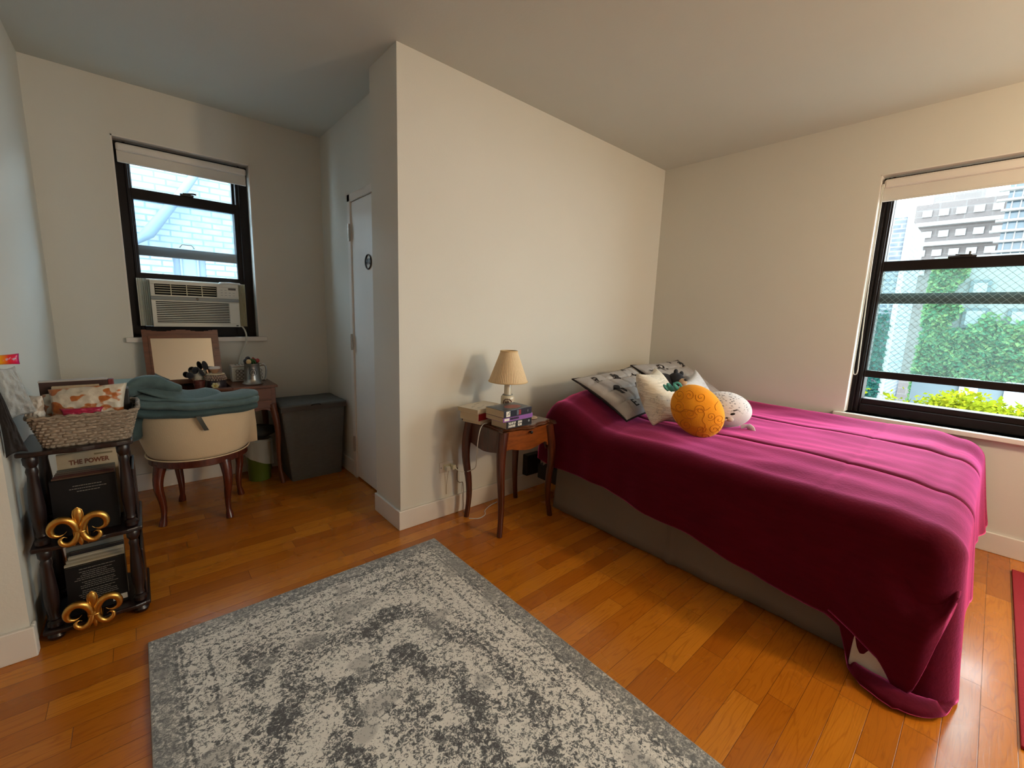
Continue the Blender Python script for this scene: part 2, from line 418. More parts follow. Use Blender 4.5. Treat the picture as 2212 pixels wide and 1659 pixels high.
def catm(pts, n=6):
    P = [Vector(p) for p in pts]; P = [P[0]*2-P[1]]+P+[P[-1]*2-P[-2]]; out = []
    for i in range(1, len(P)-2):
        for k in range(n):
            t = k/n; a, b, c, d = P[i-1:i+3]
            out.append(.5*((2*b)+(c-a)*t+(2*a-5*b+4*c-d)*t*t+(3*b-a-3*c+d)*t**3))
    out.append(P[-2]); return out
def interp(pts, x):
    if x <= pts[0][0]: return pts[0][1]
    for (a, b), (c, d) in zip(pts, pts[1:]):
        if x <= c: return b+(d-b)*(x-a)/(c-a)
    return pts[-1][1]

# ------------------------------------------------------------------ room shell
H = 2.6; LA = 2.587; TP = .332; YC = 1.559; XD = -2.473; XL = -4.044; YW = -.03; XB = -5.4; YB = -4.7; WT = .22
struct('floor', B().box(XB, .0, YB, YC, -.1, 0), FLOORM)
struct('ceiling', B().box(XB, .0, YB, YC, H, H+.1), CEIL)
struct('wall_partition', B().box(-LA, 0, 0, TP, 0, H), WALL)
struct('wall_closet', B().box(XD, XD+.1, TP, .2, 0, H).box(XD, XD+.1, .95, YC, 0, H).box(XD, XD+.1, .2, .95, 2.05, H).box(XD+.1, 0, TP, YC+WT, 0, H).box(XD+.05, XD+.1, .2, .95, 0, 2.05), WALL)  # includes unseen solid fill behind the door, added to block light leaking under it
# window wall A (back left) with opening
WA = (-3.70, -2.965, 1.05, 2.285)
def wall_open_y(y0, y1, xa, xb, ops):
    b = B(); xs = xa
    for (x0, x1, z0, z1) in ops:
        b.box(xs, x0, y0, y1, 0, H).box(x0, x1, y0, y1, 0, z0).box(x0, x1, y0, y1, z1, H); xs = x1
    return b.box(xs, xb, y0, y1, 0, H)
def wall_open_x(x0, x1, ya, yb, ops):
    b = B(); ys = ya
    for (y0, y1, z0, z1) in ops:
        b.box(x0, x1, ys, y0, 0, H).box(x0, x1, y0, y1, 0, z0).box(x0, x1, y0, y1, z1, H); ys = y1
    return b.box(x0, x1, ys, yb, 0, H)
struct('wall_back', wall_open_y(YC, YC+WT, XL-.15, XD+.1, [WA]), WALL)
struct('wall_left', B().box(XL-.15, XL, YW, YC, 0, H).box(XB, XL-.15, YW, YW+.12, 0, H), WALL)
WB = (-2.50, -1.53, .69, 2.245); WB2 = (-4.05, -3.08, .69, 2.245); WB0 = (-1.45, -.75, .9, 1.85)
struct('wall_right', wall_open_x(0, WT, YB, TP, [WB2, WB]), WALL)
struct('wall_rear', wall_open_y(YB-WT, YB, XB, WT, [WB0]), WALL)
struct('wall_far_left', B().box(XB-.1, XB, YB, YW+.12, 0, H), WALL)
def base(name, p):  # p = list of (x0,x1,y0,y1)
    b = B()
    for q in p: b.box(*q, 0, .118)
    struct(name, b, TRIM, bevel=.004)
base('baseboard_partition', [(-LA-.016, -.016, -.016, 0), (-LA-.016, -LA, 0, TP)])
base('baseboard_right', [(-.016, 0, YB, -.016)])
base('baseboard_back', [(XL, XD, YC-.016, YC)])
base('baseboard_closet', [(XD-.016, XD, .985, YC-.016)])
base('baseboard_left', [(XL, XL+.012, .33, YC-.016), (XB, XL+.012, YW-.016, YW), (XL, XL+.012, YW, .0)])
# WC door
dr = B().box(XD-.005, XD+.03, .22, .925, .012, 2.015)
door = struct('door_1', dr, DOORP, bevel=.002)
fr = B().box(XD-.018, XD, .925, .975, 0, 2.068).box(XD-.018, XD, .15, .975, 2.018, 2.068).box(XD-.018, XD, .15, .2, 0, 2.018)
struct('trim_1', fr, TRIM, bevel=.003)
for z in (1.81, 1.045, .275):
    h = B().box(XD-.020, XD-.0185, .927, .962, z-.055, z+.055)
    h.tube([(XD-.026, .925, z-.058), (XD-.026, .925, z+.058)], .008, 10)
    for k in range(4): h.box(XD-.0345, XD-.018, .917, .933, z-.035+k*.023-.0012, z-.035+k*.023+.0012)
    h.build('hinge', CHROME, door)
sg = thing('wc_sign', 'round black metal WC ring sign on the white door', 'sign', (XD-.006, .645, 1.594))
rg = B(); rg.tube([(XD-.010, .645+.046*cos(a*PI/16), 1.594+.046*sin(a*PI/16)) for a in range(32)], .0045, 8, closed=True)
rg.build('ring', BLACK, sg, smooth=True)
text_on('lettering', 'WC', .058, (XD-.009, .645, 1.594), (0, -1, 0), (0, 0, 1), BLACK, sg, bold=.002)

# ------------------------------------------------------------------ windows
def bx(parent, name, m_, *bs, bevel=.003, **kw):
    b = B()
    for q in bs: b.box(*q)
    return b.build(name, m_, parent, bevel=bevel, **kw)
def winA():
    x0, x1, z0, z1 = WA; y = YC+.10
    fr = struct('window_1', B().box(x0, x0+.075, y, y+.11, z0, z1).box(x1-.085, x1, y, y+.11, z0, z1).box(x0+.075, x1-.085, y, y+.11, z1-.09, z1).box(x0+.075, x1-.085, y-.01, y+.11, z0, z0+.072)
         .box(x0+.052, x0+.066, y-.012, y, z0, z1).box(x1-.066, x1-.052, y-.012, y, z0, z1), BRONZE, bevel=.003)
    a, b_ = x0+.066, x1-.082
    bx(fr, 'lower_sash', BRONZE, (a, b_, y+.005, y+.045, 1.945, 2.012), (a, b_, y+.005, y+.045, 1.436, 1.476), (a, a+.014, y+.005, y+.045, 1.476, 1.945), (b_-.018, b_, y+.005, y+.045, 1.476, 1.945))
    bx(fr, 'upper_sash', BRONZE, (a, b_, y+.055, y+.095, 1.595, 1.66), (a, a+.014, y+.055, y+.095, 1.66, 2.2), (b_-.018, b_, y+.055, y+.095, 1.66, 2.2))
    bx(fr, 'glass', GLASSA, (a+.01, b_-.01, y+.022, y+.026, 1.47, 1.95), bevel=0)
    bx(fr, 'glass', GLASSA, (a+.01, b_-.01, y+.074, y+.078, 1.65, 2.2), bevel=0)
    lk = B().box(-3.375, -3.30, y-.006, y+.012, 2.012, 2.024); lk.tube([(-3.36, y-.004, 2.024), (-3.30, y-.01, 2.032), (-3.285, y-.012, 2.03)], .006, 8)
    lk.build('sash_lock', BLACK, fr, smooth=True)
    lk = B(); lk.tube([(-3.40, y+.046, 1.668), (-3.385, y+.046, 1.69), (-3.33, y+.046, 1.69), (-3.315, y+.046, 1.668)], .004, 8)
    lk.build('sash_pull', PLWHITE, fr, smooth=True)
    # reveal lining, sill
    struct('trim_2', B().box(x0, x0+.008, YC, y, z0, z1).box(x1-.008, x1, YC, y, z0, z1).box(x0, x1, YC, y, z1-.008, z1), TRIM)
    struct('trim_3', B().box(x0-.03, x1+.045, YC-.03, YC-.0, z0-.032, z0).box(x0, x1, YC, y, z0-.032, z0), TRIM, bevel=.004)
winA()
def blind(name, label, L0, L1, fix, z1, drop, axis, cut):
    # roller blind: cassette tube, fabric, bottom bar. axis 'x': runs along x at y=fix
    t = thing(name, label, 'blind', ((L0+L1)/2, fix, z1) if axis == 'x' else (fix, (L0+L1)/2, z1))
    def bb(a0, a1, d0, d1, q0, q1): return (a0, a1, fix+d0, fix+d1, q0, q1) if axis == 'x' else (fix+d0, fix+d1, a0, a1, q0, q1)
    s = 1
    bx(t, 'cassette', TRIM, bb(L0+.01, L1-.01, .0, .055, z1-cut, z1-.022), bevel=.012)
    bx(t, 'fabric', BLINDM, bb(L0+.012, L1-.012, .026, .030, z1-drop, z1-cut+.004), bevel=0)
    bx(t, 'bottom_bar', BLINDM, bb(L0+.012, L1-.012, .021, .034, z1-drop-.006, z1-drop+.006))
    return t
blind('roller_blind', 'white roller blind rolled up above the air conditioner window', WA[0]+.009, WA[1]-.009, YC+.028, WA[3]-.008, .128, 'x', .068)
def winB(y0, y1, z0, z1, nm, trimn, trims, locks=True):
    x = .10
    fr = struct(nm, B().box(x, x+.11, y1-.072, y1, z0, z1).box(x, x+.11, y0, y0+.072, z0, z1).box(x, x+.11, y0+.072, y1-.072, z1-.08, z1).box(x-.012, x+.11, y0+.072, y1-.072, z0+.004, z0+.06).box(x+.01, x+.11, y0+.072, y1-.072, z0+.06, z0+.098)
        .box(x-.012, x, y1-.062, y1-.048, z0, z1).box(x-.012, x, y1-.036, y1-.028, z0, z1), BRONZE, bevel=.003)
    a, b = y0+.066, y1-.062
    bx(fr, 'lower_sash', BRONZE, (x+.005, x+.045, a, b, 1.65, 1.712), (x+.005, x+.045, a, b, .938, .985), (x+.005, x+.045, b-.014, b, .985, 1.65), (x+.005, x+.045, a, a+.014, .985, 1.65))
    bx(fr, 'upper_sash', BRONZE, (x+.055, x+.095, a, b, 1.44, 1.508), (x+.055, x+.095, b-.012, b, 1.508, 2.17), (x+.055, x+.095, a, a+.012, 1.508, 2.17))
    bx(fr, 'glass', GLASSW, (x+.022, x+.026, a+.01, b-.01, .98, 1.655), bevel=0)
    bx(fr, 'glass', GLASS, (x+.074, x+.078, a+.01, b-.01, 1.5, 2.17), bevel=0)
    if locks:
        lk = B().box(x-.004, x+.02, -2.02, -1.90, 1.712, 1.722); lk.tube([(x, -1.99, 1.722), (x, -1.99, 1.745)], .006, 8); lk.tube([(x, -2.0, 1.724), (x-.01, -1.93, 1.728)], .005, 8)
        lk.build('sash_lock', BLACK, fr, smooth=True)
    struct(trimn, B().box(0, x, y0, y0+.006, z0, z1).box(0, x, y1-.006, y1, z0, z1).box(0, x, y0, y1, z1-.006, z1), TRIM)
    struct(trims, B().box(-.04, 0, y0-.05, y1+.05, z0-.03, z0).box(0, x, y0, y1, z0-.03, z0), TRIM, bevel=.004)
winB(*WB, 'window_2', 'trim_4', 'trim_5')
winB(*WB2, 'window_3', 'trim_6', 'trim_7', False)
rb = blind('roller_blind', 'white roller blind rolled up at the top of the window by the bed', WB[0]+.009, WB[1]-.007, .025, WB[3]-.004, .150, 'y', .075)
ch = B(); yb = WB[1]-.013
pts = [(.022, yb, 2.19), (.018, yb-.002, 1.6), (.016, yb-.004, 1.1), (.014, yb-.006, .98), (.010, yb-.018, .955), (.008, yb-.030, .98), (.01, yb-.026, 1.1), (.016, yb-.012, 1.6), (.022, yb-.006, 2.19)]
ch.tube(catm(pts, 5), .0035, 6); ch.build('bead_chain', PLWHITE, rb, smooth=True)
# unseen rear window added for neutral fill light: frame only, behind the camera
struct('fill_window', B().box(WB0[0], WB0[0]+.06, YB-.15, YB-.08, WB0[2], WB0[3]).box(WB0[1]-.06, WB0[1], YB-.15, YB-.08, WB0[2], WB0[3]).box(WB0[0]+.06, WB0[1]-.06, YB-.15, YB-.08, WB0[2], WB0[2]+.06).box(WB0[0]+.06, WB0[1]-.06, YB-.15, YB-.08, 1.45, 1.5).box(WB0[0]+.06, WB0[1]-.06, YB-.15, YB-.08, WB0[3]-.06, WB0[3]), BRONZE)

# ------------------------------------------------------------------ air conditioner
def ac():
    t = thing('air_conditioner', 'white window air conditioner filling the lower half of the left window', 'air conditioner', (-3.34, YC+.05, 1.125))
    x0, x1, z0, z1 = -3.585, -3.093, 1.123, 1.428; yf = YC-.035
    b = B().box(x0+.005, x1-.005, YC+.0, YC+.36, z0+.004, z1-.004, 0)
    b.build('body', PLWHITE, t, bevel=.003)
    # front face built as a frame so that the grilles are recessed
    gx0, gx1 = x0+.022, x1-.130; gz0, gz1 = z1-.094, z1-.024
    f = B()
    f.box(x0, x1, yf, YC, gz1, z1).box(x0, gx0, yf, YC, gz0, gz1).box(gx1, x1, yf, YC, gz0, gz1)
    f.box(x0, x1, yf, YC, z1-.104, gz0).box(x0, x1, yf, YC, z0+.172, z0+.178)
    ix0, ix1, iz0, iz1 = x0+.022, x1-.062, z0+.022, z0+.172
    f.box(x0, ix0, yf, YC, iz0, iz1).box(ix1, x1, yf, YC, iz0, iz1).box(x0, x1, yf, YC, z0, iz0)
    f.build('front_panel', PLWHITE, t, bevel=.002)
    bx(t, 'trim_band', GREYPL, (x0-.001, x1+.001, yf-.003, YC, z0+.1781, z1-.1041))
    bx(t, 'dark_grille_back', DARKHOLE, (gx0, gx1, YC-.006, YC-.002, gz0, gz1), bevel=0)
    for k in range(4):
        z = gz0+.012+k*.0155; bx(t, 'louver', CREAMPL, (gx0+.004, gx1-.004, yf+.006, yf+.020, z, z+.004), bevel=0)
    for k in range(1, 4):
        x = lerp(gx0, gx1, k/4); bx(t, 'louver_support', CREAMPL, (x-.002, x+.002, yf+.002, yf+.018, gz0, gz1), bevel=0)
    gr = B(); n = 13
    for k in range(n):
        z = iz0+.004+k*(iz1-iz0-.006)/(n-1); gr.box(ix0, ix1, yf+.002, yf+.012, z-.0028, z+.0028)
    gr.build('intake_grille', PLWHITE, t)
    bx(t, 'intake_back', DARKHOLE, (ix0, ix1, YC-.006, YC-.002, iz0, iz1), bevel=0)
    bx(t, 'display', BLACK, (x1-.062, x1-.016, yf-.002, yf+.002, z1-.042, z1-.028), bevel=0)
    for i in range(4):
        for j in range(3):
            if i > 1 and j == 2: continue
            bx(t, 'button', GREYPL, (x1-.108+i*.024, x1-.096+i*.024, yf-.0015, yf+.001, z1-.082+j*.018, z1-.079+j*.018), bevel=0)
    lg = B().lathe([(.0085, yf-.0045), (.0085, yf-.002)], ((x0+x1)/2, 0, z0+.190), 20, 'Y'); lg.build('round_emblem', BLACK, t)
    text_on('emblem_lettering', 'LG', .011, ((x0+x1)/2, yf-.0048, z0+.190), (1, 0, 0), (0, 0, 1), CREAMPL, t)
    bx(t, 'corner_label', BLACK, (x1-.026, x1-.012, yf-.001, yf+.001, z0+.006, z0+.014), bevel=0)
    # accordion side curtains
    def acc(xa, xb, nm, m_):
        b = B(); n = 14
        def fn(u, v): return (lerp(xa, xb, u), YC+.060+(.006 if int(round(u*n)) % 2 else -.004), lerp(1.124, 1.437, v))
        b.grid(fn, n, 1); return b.build(nm, m_, t, solid=.003)
    acc(-3.648, x0+.004, 'side_curtain', PLWHITE); acc(x1-.004, -3.036, 'side_curtain', CREAMPL)
    bx(t, 'top_rail', TRIM, (-3.60, -3.06, YC+.030, YC+.075, 1.428, 1.437))
    c = B(); c.tube(catm([(-3.09, YC+.02, 1.128), (-3.075, YC-.01, 1.12), (-3.062, YC-.04, 1.07), (-3.068, YC-.045, 1.0), (-3.095, YC-.02, .93), (-3.115, YC-.014, .86), (-3.118, YC-.014, .76)], 6), .0055, 8)
    c.build('power_cord', PLWHITE, t, smooth=True)
    r = B().lathe([(.0, 0), (.04, .001), (.045, .006), (.04, .012), (0, .014)], (0, 0, 0), 20); r.v = [(p[0]*1.5-3.14, p[1]*.5+YC-.018, p[2]+z1) for p in r.v]
    tag(r.build('remote_tray', DOORP, None, smooth=True), 'small white oval dish lying on top of the air conditioner', 'dish')
ac()

# ------------------------------------------------------------------ rugs
tt = B().box(0, 1.243, 0, 1.86, 0.0005, .010); o = tt.build('area_rug', RUGM, None, bevel=.003); o.location = (-3.733, -2.08, 0)
tag(o, 'grey and white distressed area rug lying on the oak floor', 'rug')
def redrug():
    t = NT('red_rug_pile'); o = t.obj(); x, y, z = t.sep(o)
    d = t.math('MINIMUM', t.math('MULTIPLY', x, -1), t.math('MULTIPLY', y, -1))
    c = t.ramp(t.math('DIVIDE', d, .2), [(0, (.30, .010, .02)), (.28, (.42, .02, .035)), (.30, (.07, .05, .05)), (.36, (.35, .33, .28)), (.6, (.3, .26, .2)), (.64, (.33, .015, .03))], 'CONSTANT')
    t.bsdf(c, .95, 0, t.bump(t.noise(o, 300, 2), .4, .004)); return t.m
o = B().box(-1.5, 0, -1.1, 0, .0005, .012).build('red_rug', redrug(), None, bevel=.003); o.location = (-.205, -2.40, 0)
tag(o, 'red bordered rug under the window past the foot of the bed', 'rug')

# ------------------------------------------------------------------ helper shapes
def pillow_fn(A, Bc, C, D, T, bow=.05, puff=.5, side=-1, detail=None):
    A, Bc, C, D = map(Vector, (A, Bc, C, D))
    N = (Bc-A).cross(C-A).normalized()*side
    def P(u, v, s=1, lift=0):
        uu_ = u+bow*(1-2*u)*(1-(2*v-1)**2)*.5*2*abs(2*u-1); vv = v+bow*(1-2*v)*(1-(2*u-1)**2)*2*abs(2*v-1)*.5
        p = A*(1-uu_)*(1-vv)+Bc*uu_*(1-vv)+C*(1-uu_)*vv+D*uu_*vv
        k = max(0, (1-abs(2*u-1)**2.4))**puff*max(0, (1-abs(2*v-1)**2.4))**puff
        h = T*.5*k
        if detail: h += detail(u, v)*k
        return p+N*(h*s+lift)
    return P
def pillow(name, m_, parent, corners, T, nu=30, nv=30, m2=None, label=None, local=False, **kw):
    P = pillow_fn(*corners, T, **kw); b = B()
    b.grid(lambda u, v: P(u, v, 1), nu, nv, 0); b.grid(lambda u, v: P(1-u, v, -1), nu, nv, 1 if m2 else 0)
    return b.build(name, [m_, m2] if m2 else m_, parent, smooth=True, weld=True, ang=0, label=label, local=local), P
def loft(b, rings, mi=None, cap=True):
    n = len(rings[0]); vs = [p for r_ in rings for p in r_]
    fs = [(i*n+j, i*n+(j+1) % n, (i+1)*n+(j+1) % n, (i+1)*n+j) for i in range(len(rings)-1) for j in range(n)]
    if cap: fs.append(tuple(range(n))[::-1]); fs.append(tuple((len(rings)-1)*n+j for j in range(n)))
    return b.add(vs, fs, mi)
def cabriole(top, foot, dx, dy, m_, parent, r0=.03, r1=.011, knee=.02, rf=None, ztop=.04):
    # curved leg: knee bulges outward (dx,dy), foot kicks outward
    b = B(); T = Vector(top); Fo = Vector(foot); o = Vector((dx, dy, 0)); pts = []; rd = []
    n = 14
    for i in range(n+1):
        t = i/n; p = T.lerp(Fo, t)
        k = knee*(sin(min(1, t/.55)*PI)*1.0 if t < .55 else -.55*sin((t-.55)/.45*PI))
        pts.append(p+o*k); r_ = lerp(r0, r1, min(1, t*1.15)**.7)
        if rf and t > .86: r_ = lerp(r1, rf, sm((t-.86)/.1))
        rd.append(r_)
    b.tube(pts, rd, 12); return b.build('leg', m_, parent, smooth=True)

# ------------------------------------------------------------------ nightstand
def nightstand():
    t = thing('nightstand', 'small mahogany nightstand with curved legs and a serpentine top beside the bed', 'nightstand', (-1.98, -.25, 0))
    X0, X1, Y0, Y1 = -2.205, -1.775, -.455, -.065
    def outl(off, z):
        P = []
        n = 24
        for i in range(n+1):   # front edge
            u = i/n; x = lerp(X0, X1, u); y = Y0+.018-.022*cos((u-.5)*2*PI*1.0)*1.0-.010*cos((u-.5)*6*PI)
            if u < .06 or u > .94: y = lerp(Y0-.004, y, sm(min(u, 1-u)/.06))
            P.append((x, y))
        for i in range(1, 10): u = i/10; P.append((X1-.012*sin(u*PI), lerp(Y0, Y1, u)))
        P.append((X1, Y1)); P.append((X0, Y1))
        for i in range(1, 10): u = i/10; P.append((X0+.012*sin(u*PI), lerp(Y1, Y0, u)))
        cx, cy = (X0+X1)/2, (Y0+Y1)/2
        return [(cx+(x-cx)*(1+off/.21), cy+(y-cy)*(1+off/.19), z) for x, y in P]
    b = B(); loft(b, [outl(-.012, .624), outl(-.002, .627), outl(.002, .634), outl(-.004, .640), outl(-.002, .645), outl(-.006, .6495), outl(-.012, .651)])
    b.build('top', MAHOGX, t, smooth=True, ang=50)
    # front drawer face with a scalloped lower edge
    def apron(P0, P1, thick, name, m_, bulge=0, drop=.12, top=.624, sc_=.03, inner=0):
        P0, P1 = Vector((*P0, 0)), Vector((*P1, 0)); d = P1-P0; n = Vector((d.y, -d.x, 0)).normalized(); b = B()
        def fn(k):
            def g(u, v):
                zb = top-drop+sc_*1.1*abs(2*u-1)**1.6-sc_*1.5*abs(2*u-1)**12
                p = P0+d*u+n*(bulge*sin(u*PI)**1.0+k); return (p.x, p.y, lerp(zb, top, v))
            return g
        b.grid(fn(0), 28, 6); b.grid(fn(-thick), 28, 6)
        for vv in (0, 1): b.grid(lambda u, w: fn(-thick*w)(u, vv), 28, 1)
        return b.build(name, m_, t, smooth=True, weld=True)
    apron((-2.165, -.425), (-1.805, -.425), .018, 'drawer', DRAWERW, bulge=.018, drop=.125)
    apron((-2.175, -.09), (-2.175, -.41), .016, 'side_apron', MAHOG, drop=.15)
    apron((-1.795, -.41), (-1.795, -.09), .016, 'side_apron', MAHOG, drop=.15)
    apron((-1.81, -.085), (-2.165, -.085), .016, 'back_apron', MAHOG, drop=.13)
    for (tx, ty, fx, fy) in ((-2.165, -.415, -2.180, -.428), (-1.805, -.415, -1.742, -.412), (-2.165, -.10, -2.185, -.10), (-1.80, -.10, -1.742, -.075)):
        dx = -1 if tx < -2 else 1; dy = -1 if ty < -.25 else 1
        cabriole((tx, ty, .624), (fx, fy, 0.0), dx*.75, dy*.45, MAHOG, t, .034, .0165, .024)
    kn = B().lathe([(.004, 0), (.004, .01), (.009, .014), (.009, .02), (.002, .024)], (0, 0, 0), 14, 'Y')
    kn.v = [(p[0]-1.985, -.443-p[1], p[2]+.607) for p in kn.v]; kn.build('drawer_knob', BRONZE, t, smooth=True)
nightstand()
ZN = .6515
def cover(name, col, rough=.4): return M(name, col, rough, var=.06, vs=20, **{'Coat Weight': .3})
def book(name, label, c, w, d, h, mat_, rot=0, group=None, hard=False, spine_round=0):
    # local: spine along -y, page ends at -x; c = centre of the base
    t = thing(name, label, 'book', c, rot, group)
    k = .0016 if not hard else .0028; o = 0 if not hard else .003
    b = B(); b.box(-w/2, w/2, -d/2, d/2, 0, k).box(-w/2, w/2, -d/2, d/2, h-k, h).box(-w/2, w/2, -d/2-spine_round, -d/2+k, k, h-k)
    b.build('cover', mat_, t, local=True, bevel=.0006)
    B().box(-w/2+o+.0008, w/2-o-.0008, -d/2+k+.0004, d/2-o-.0012, k+.0002, h-k-.0002).build('page_block', PAGEB, t, local=True)
    return t
G1 = 'books stacked at the front of the nightstand'; G2 = 'white books stacked at the back of the nightstand'
INK_W = M('white_ink', (.75, .73, .66), .6, var=0); INK_K = M('black_ink', (.02, .015, .03), .6, var=0)
def spine_text(t, s, size, x, z, m_, d, align='LEFT', xs=1, bold=.001):
    vs, fs = text_geo(s, size, align, bold); b = B(); b.add([(x+v[0]*xs, -d/2-.0012, z+v[1]) for v in vs], fs); return b.build('spine_lettering', m_, t, local=True)
c_k = cover('black_cover', (.016, .017, .020)); c_n = cover('navy_cover', (.012, .016, .03)); c_p = cover('purple_cover', (.26, .10, .38))
b1 = book('paperback_book', 'thick black paperback with white spine lettering, bottom of the front stack on the nightstand', (-2.078, -.385, ZN), .205, .125, .042, c_k, .06, G1)
spine_text(b1, 'THE ART OF', .0165, -.088, .0295, INK_W, .125, xs=.62); spine_text(b1, 'DARKNESS', .0165, -.088, .013, INK_W, .125, xs=.68)
spine_text(b1, 'JOHN', .0165, -.012, .0295, INK_W, .125, xs=.75); spine_text(b1, 'ROSS', .0165, -.012, .013, INK_W, .125, xs=.80)
q = B().lathe([(.007, 0), (.007, .0006)], (0, 0, 0), 20, 'Y'); q.v = [(p[0]+.078, p[1]-.0635, p[2]+.025) for p in q.v]; q.build('round_mark', GREYPL, b1, local=True)
b2 = book('paperback_book', 'purple paperback in the middle of the front stack on the nightstand', (-2.090, -.378, ZN+.0425), .235, .145, .026, c_p, .05, G1)
q = B(); q.box(-.108, -.070, -.0735, -.0726, .006, .020); q.build('spine_sticker', INK_W, b2, local=True)
spine_text(b2, 'HAREM REUNION', .0145, -.066, .0135, INK_K, .145, xs=.60)
b3 = book('paperback_book', 'dark navy paperback with a white square on its spine, top of the front nightstand stack', (-2.100, -.383, ZN+.069), .222, .150, .040, c_n, .06, G1)
q = B(); q.box(-.094, -.064, -.0765, -.0754, .005, .035); q.build('spine_label', INK_W, b3, local=True)
q = B(); q.tube([(-.090, -.0768, .016), (-.080, -.0768, .017)], .0012, 6).tube([(-.082, -.0768, .023), (-.070, -.0768, .024)], .001, 6).ell((-.069, -.0768, .029), (.003, .0006, .004), 6).tube([(-.075, -.0768, .014), (-.074, -.0768, .022)], .0018, 6); q.build('label_drawing', INK_K, b3, local=True)
q = B(); q.box(.004, .022, -.0762, -.0756, .006, .034); q.build('spine_panel', M('crimson_ink', (.25, .02, .03), .5), b3, local=True)
q = B(); q.box(-.012, .0035, -.0762, -.0756, .006, .034); q.build('spine_panel', M('slate_ink', (.10, .12, .16), .5), b3, local=True)
q = B().ell((.078, -.0758, .02), (.003, .0008, .008), 8); q.build('round_mark', GREYPL, b3, local=True)
q = B(); q.ell((.015, -.01, .0402), (.060, .038, .0006), 10); q.build('cover_picture', M('rose_ink', (.30, .09, .08), .5, var=.5, vs=60), b3, local=True)
q = B(); q.box(-.09, -.03, -.052, -.050, .0401, .0405); q.box(-.10, -.005, -.035, .045, .0400, .0403); q.build('cover_picture', M('steel_blue_ink', (.05, .07, .085), .4, var=.4, vs=30), b3, local=True)
c_w = M('ivory_cover', (.62, .56, .46), .5, var=.08, vs=30); c_w2 = M('cream_cover', (.55, .46, .36), .5, var=.1); c_r = M('red_spine', (.30, .012, .02), .4)
w1 = book('hardback_book', 'thin cream book at the bottom of the rear stack on the nightstand', (-2.155, -.205, ZN), .20, .135, .018, c_w2, .25, G2)
w2 = book('hardback_book', 'thick white book with a red spine in the middle of the rear stack', (-2.165, -.20, ZN+.0185), .205, .140, .046, c_w, .22, G2)
q = B(); q.box(-.1, .1, -.0705, -.069, .003, .043); q.build('spine', c_r, w2, local=True)
w3 = book('hardback_book', 'white book with grey drawings on its cover, top of the rear stack on the nightstand', (-2.160, -.195, ZN+.065), .235, .155, .024, c_w, .22, G2)
q = B()
for k in range(9):
    px, py = R.uniform(-.09, .09), R.uniform(-.05, .05); q.ell((px, py, .0242), (R.uniform(.008, .02), R.uniform(.004, .008), .0005), 6)
q.build('cover_drawing', M('grey_ink', (.38, .34, .28), .6), w3, local=True)
# coaster
o = B().lathe([(.0, 0), (.034, 0), (.036, .002), (.036, .005), (.033, .007), (0, .0068)], (-1.868, -.335, ZN), 28, cap=False).build('coaster', M('beige_coaster', (.42, .33, .24), .6), None, smooth=True)
tag(o, 'round beige coaster on the nightstand beside the book stack', 'coaster')

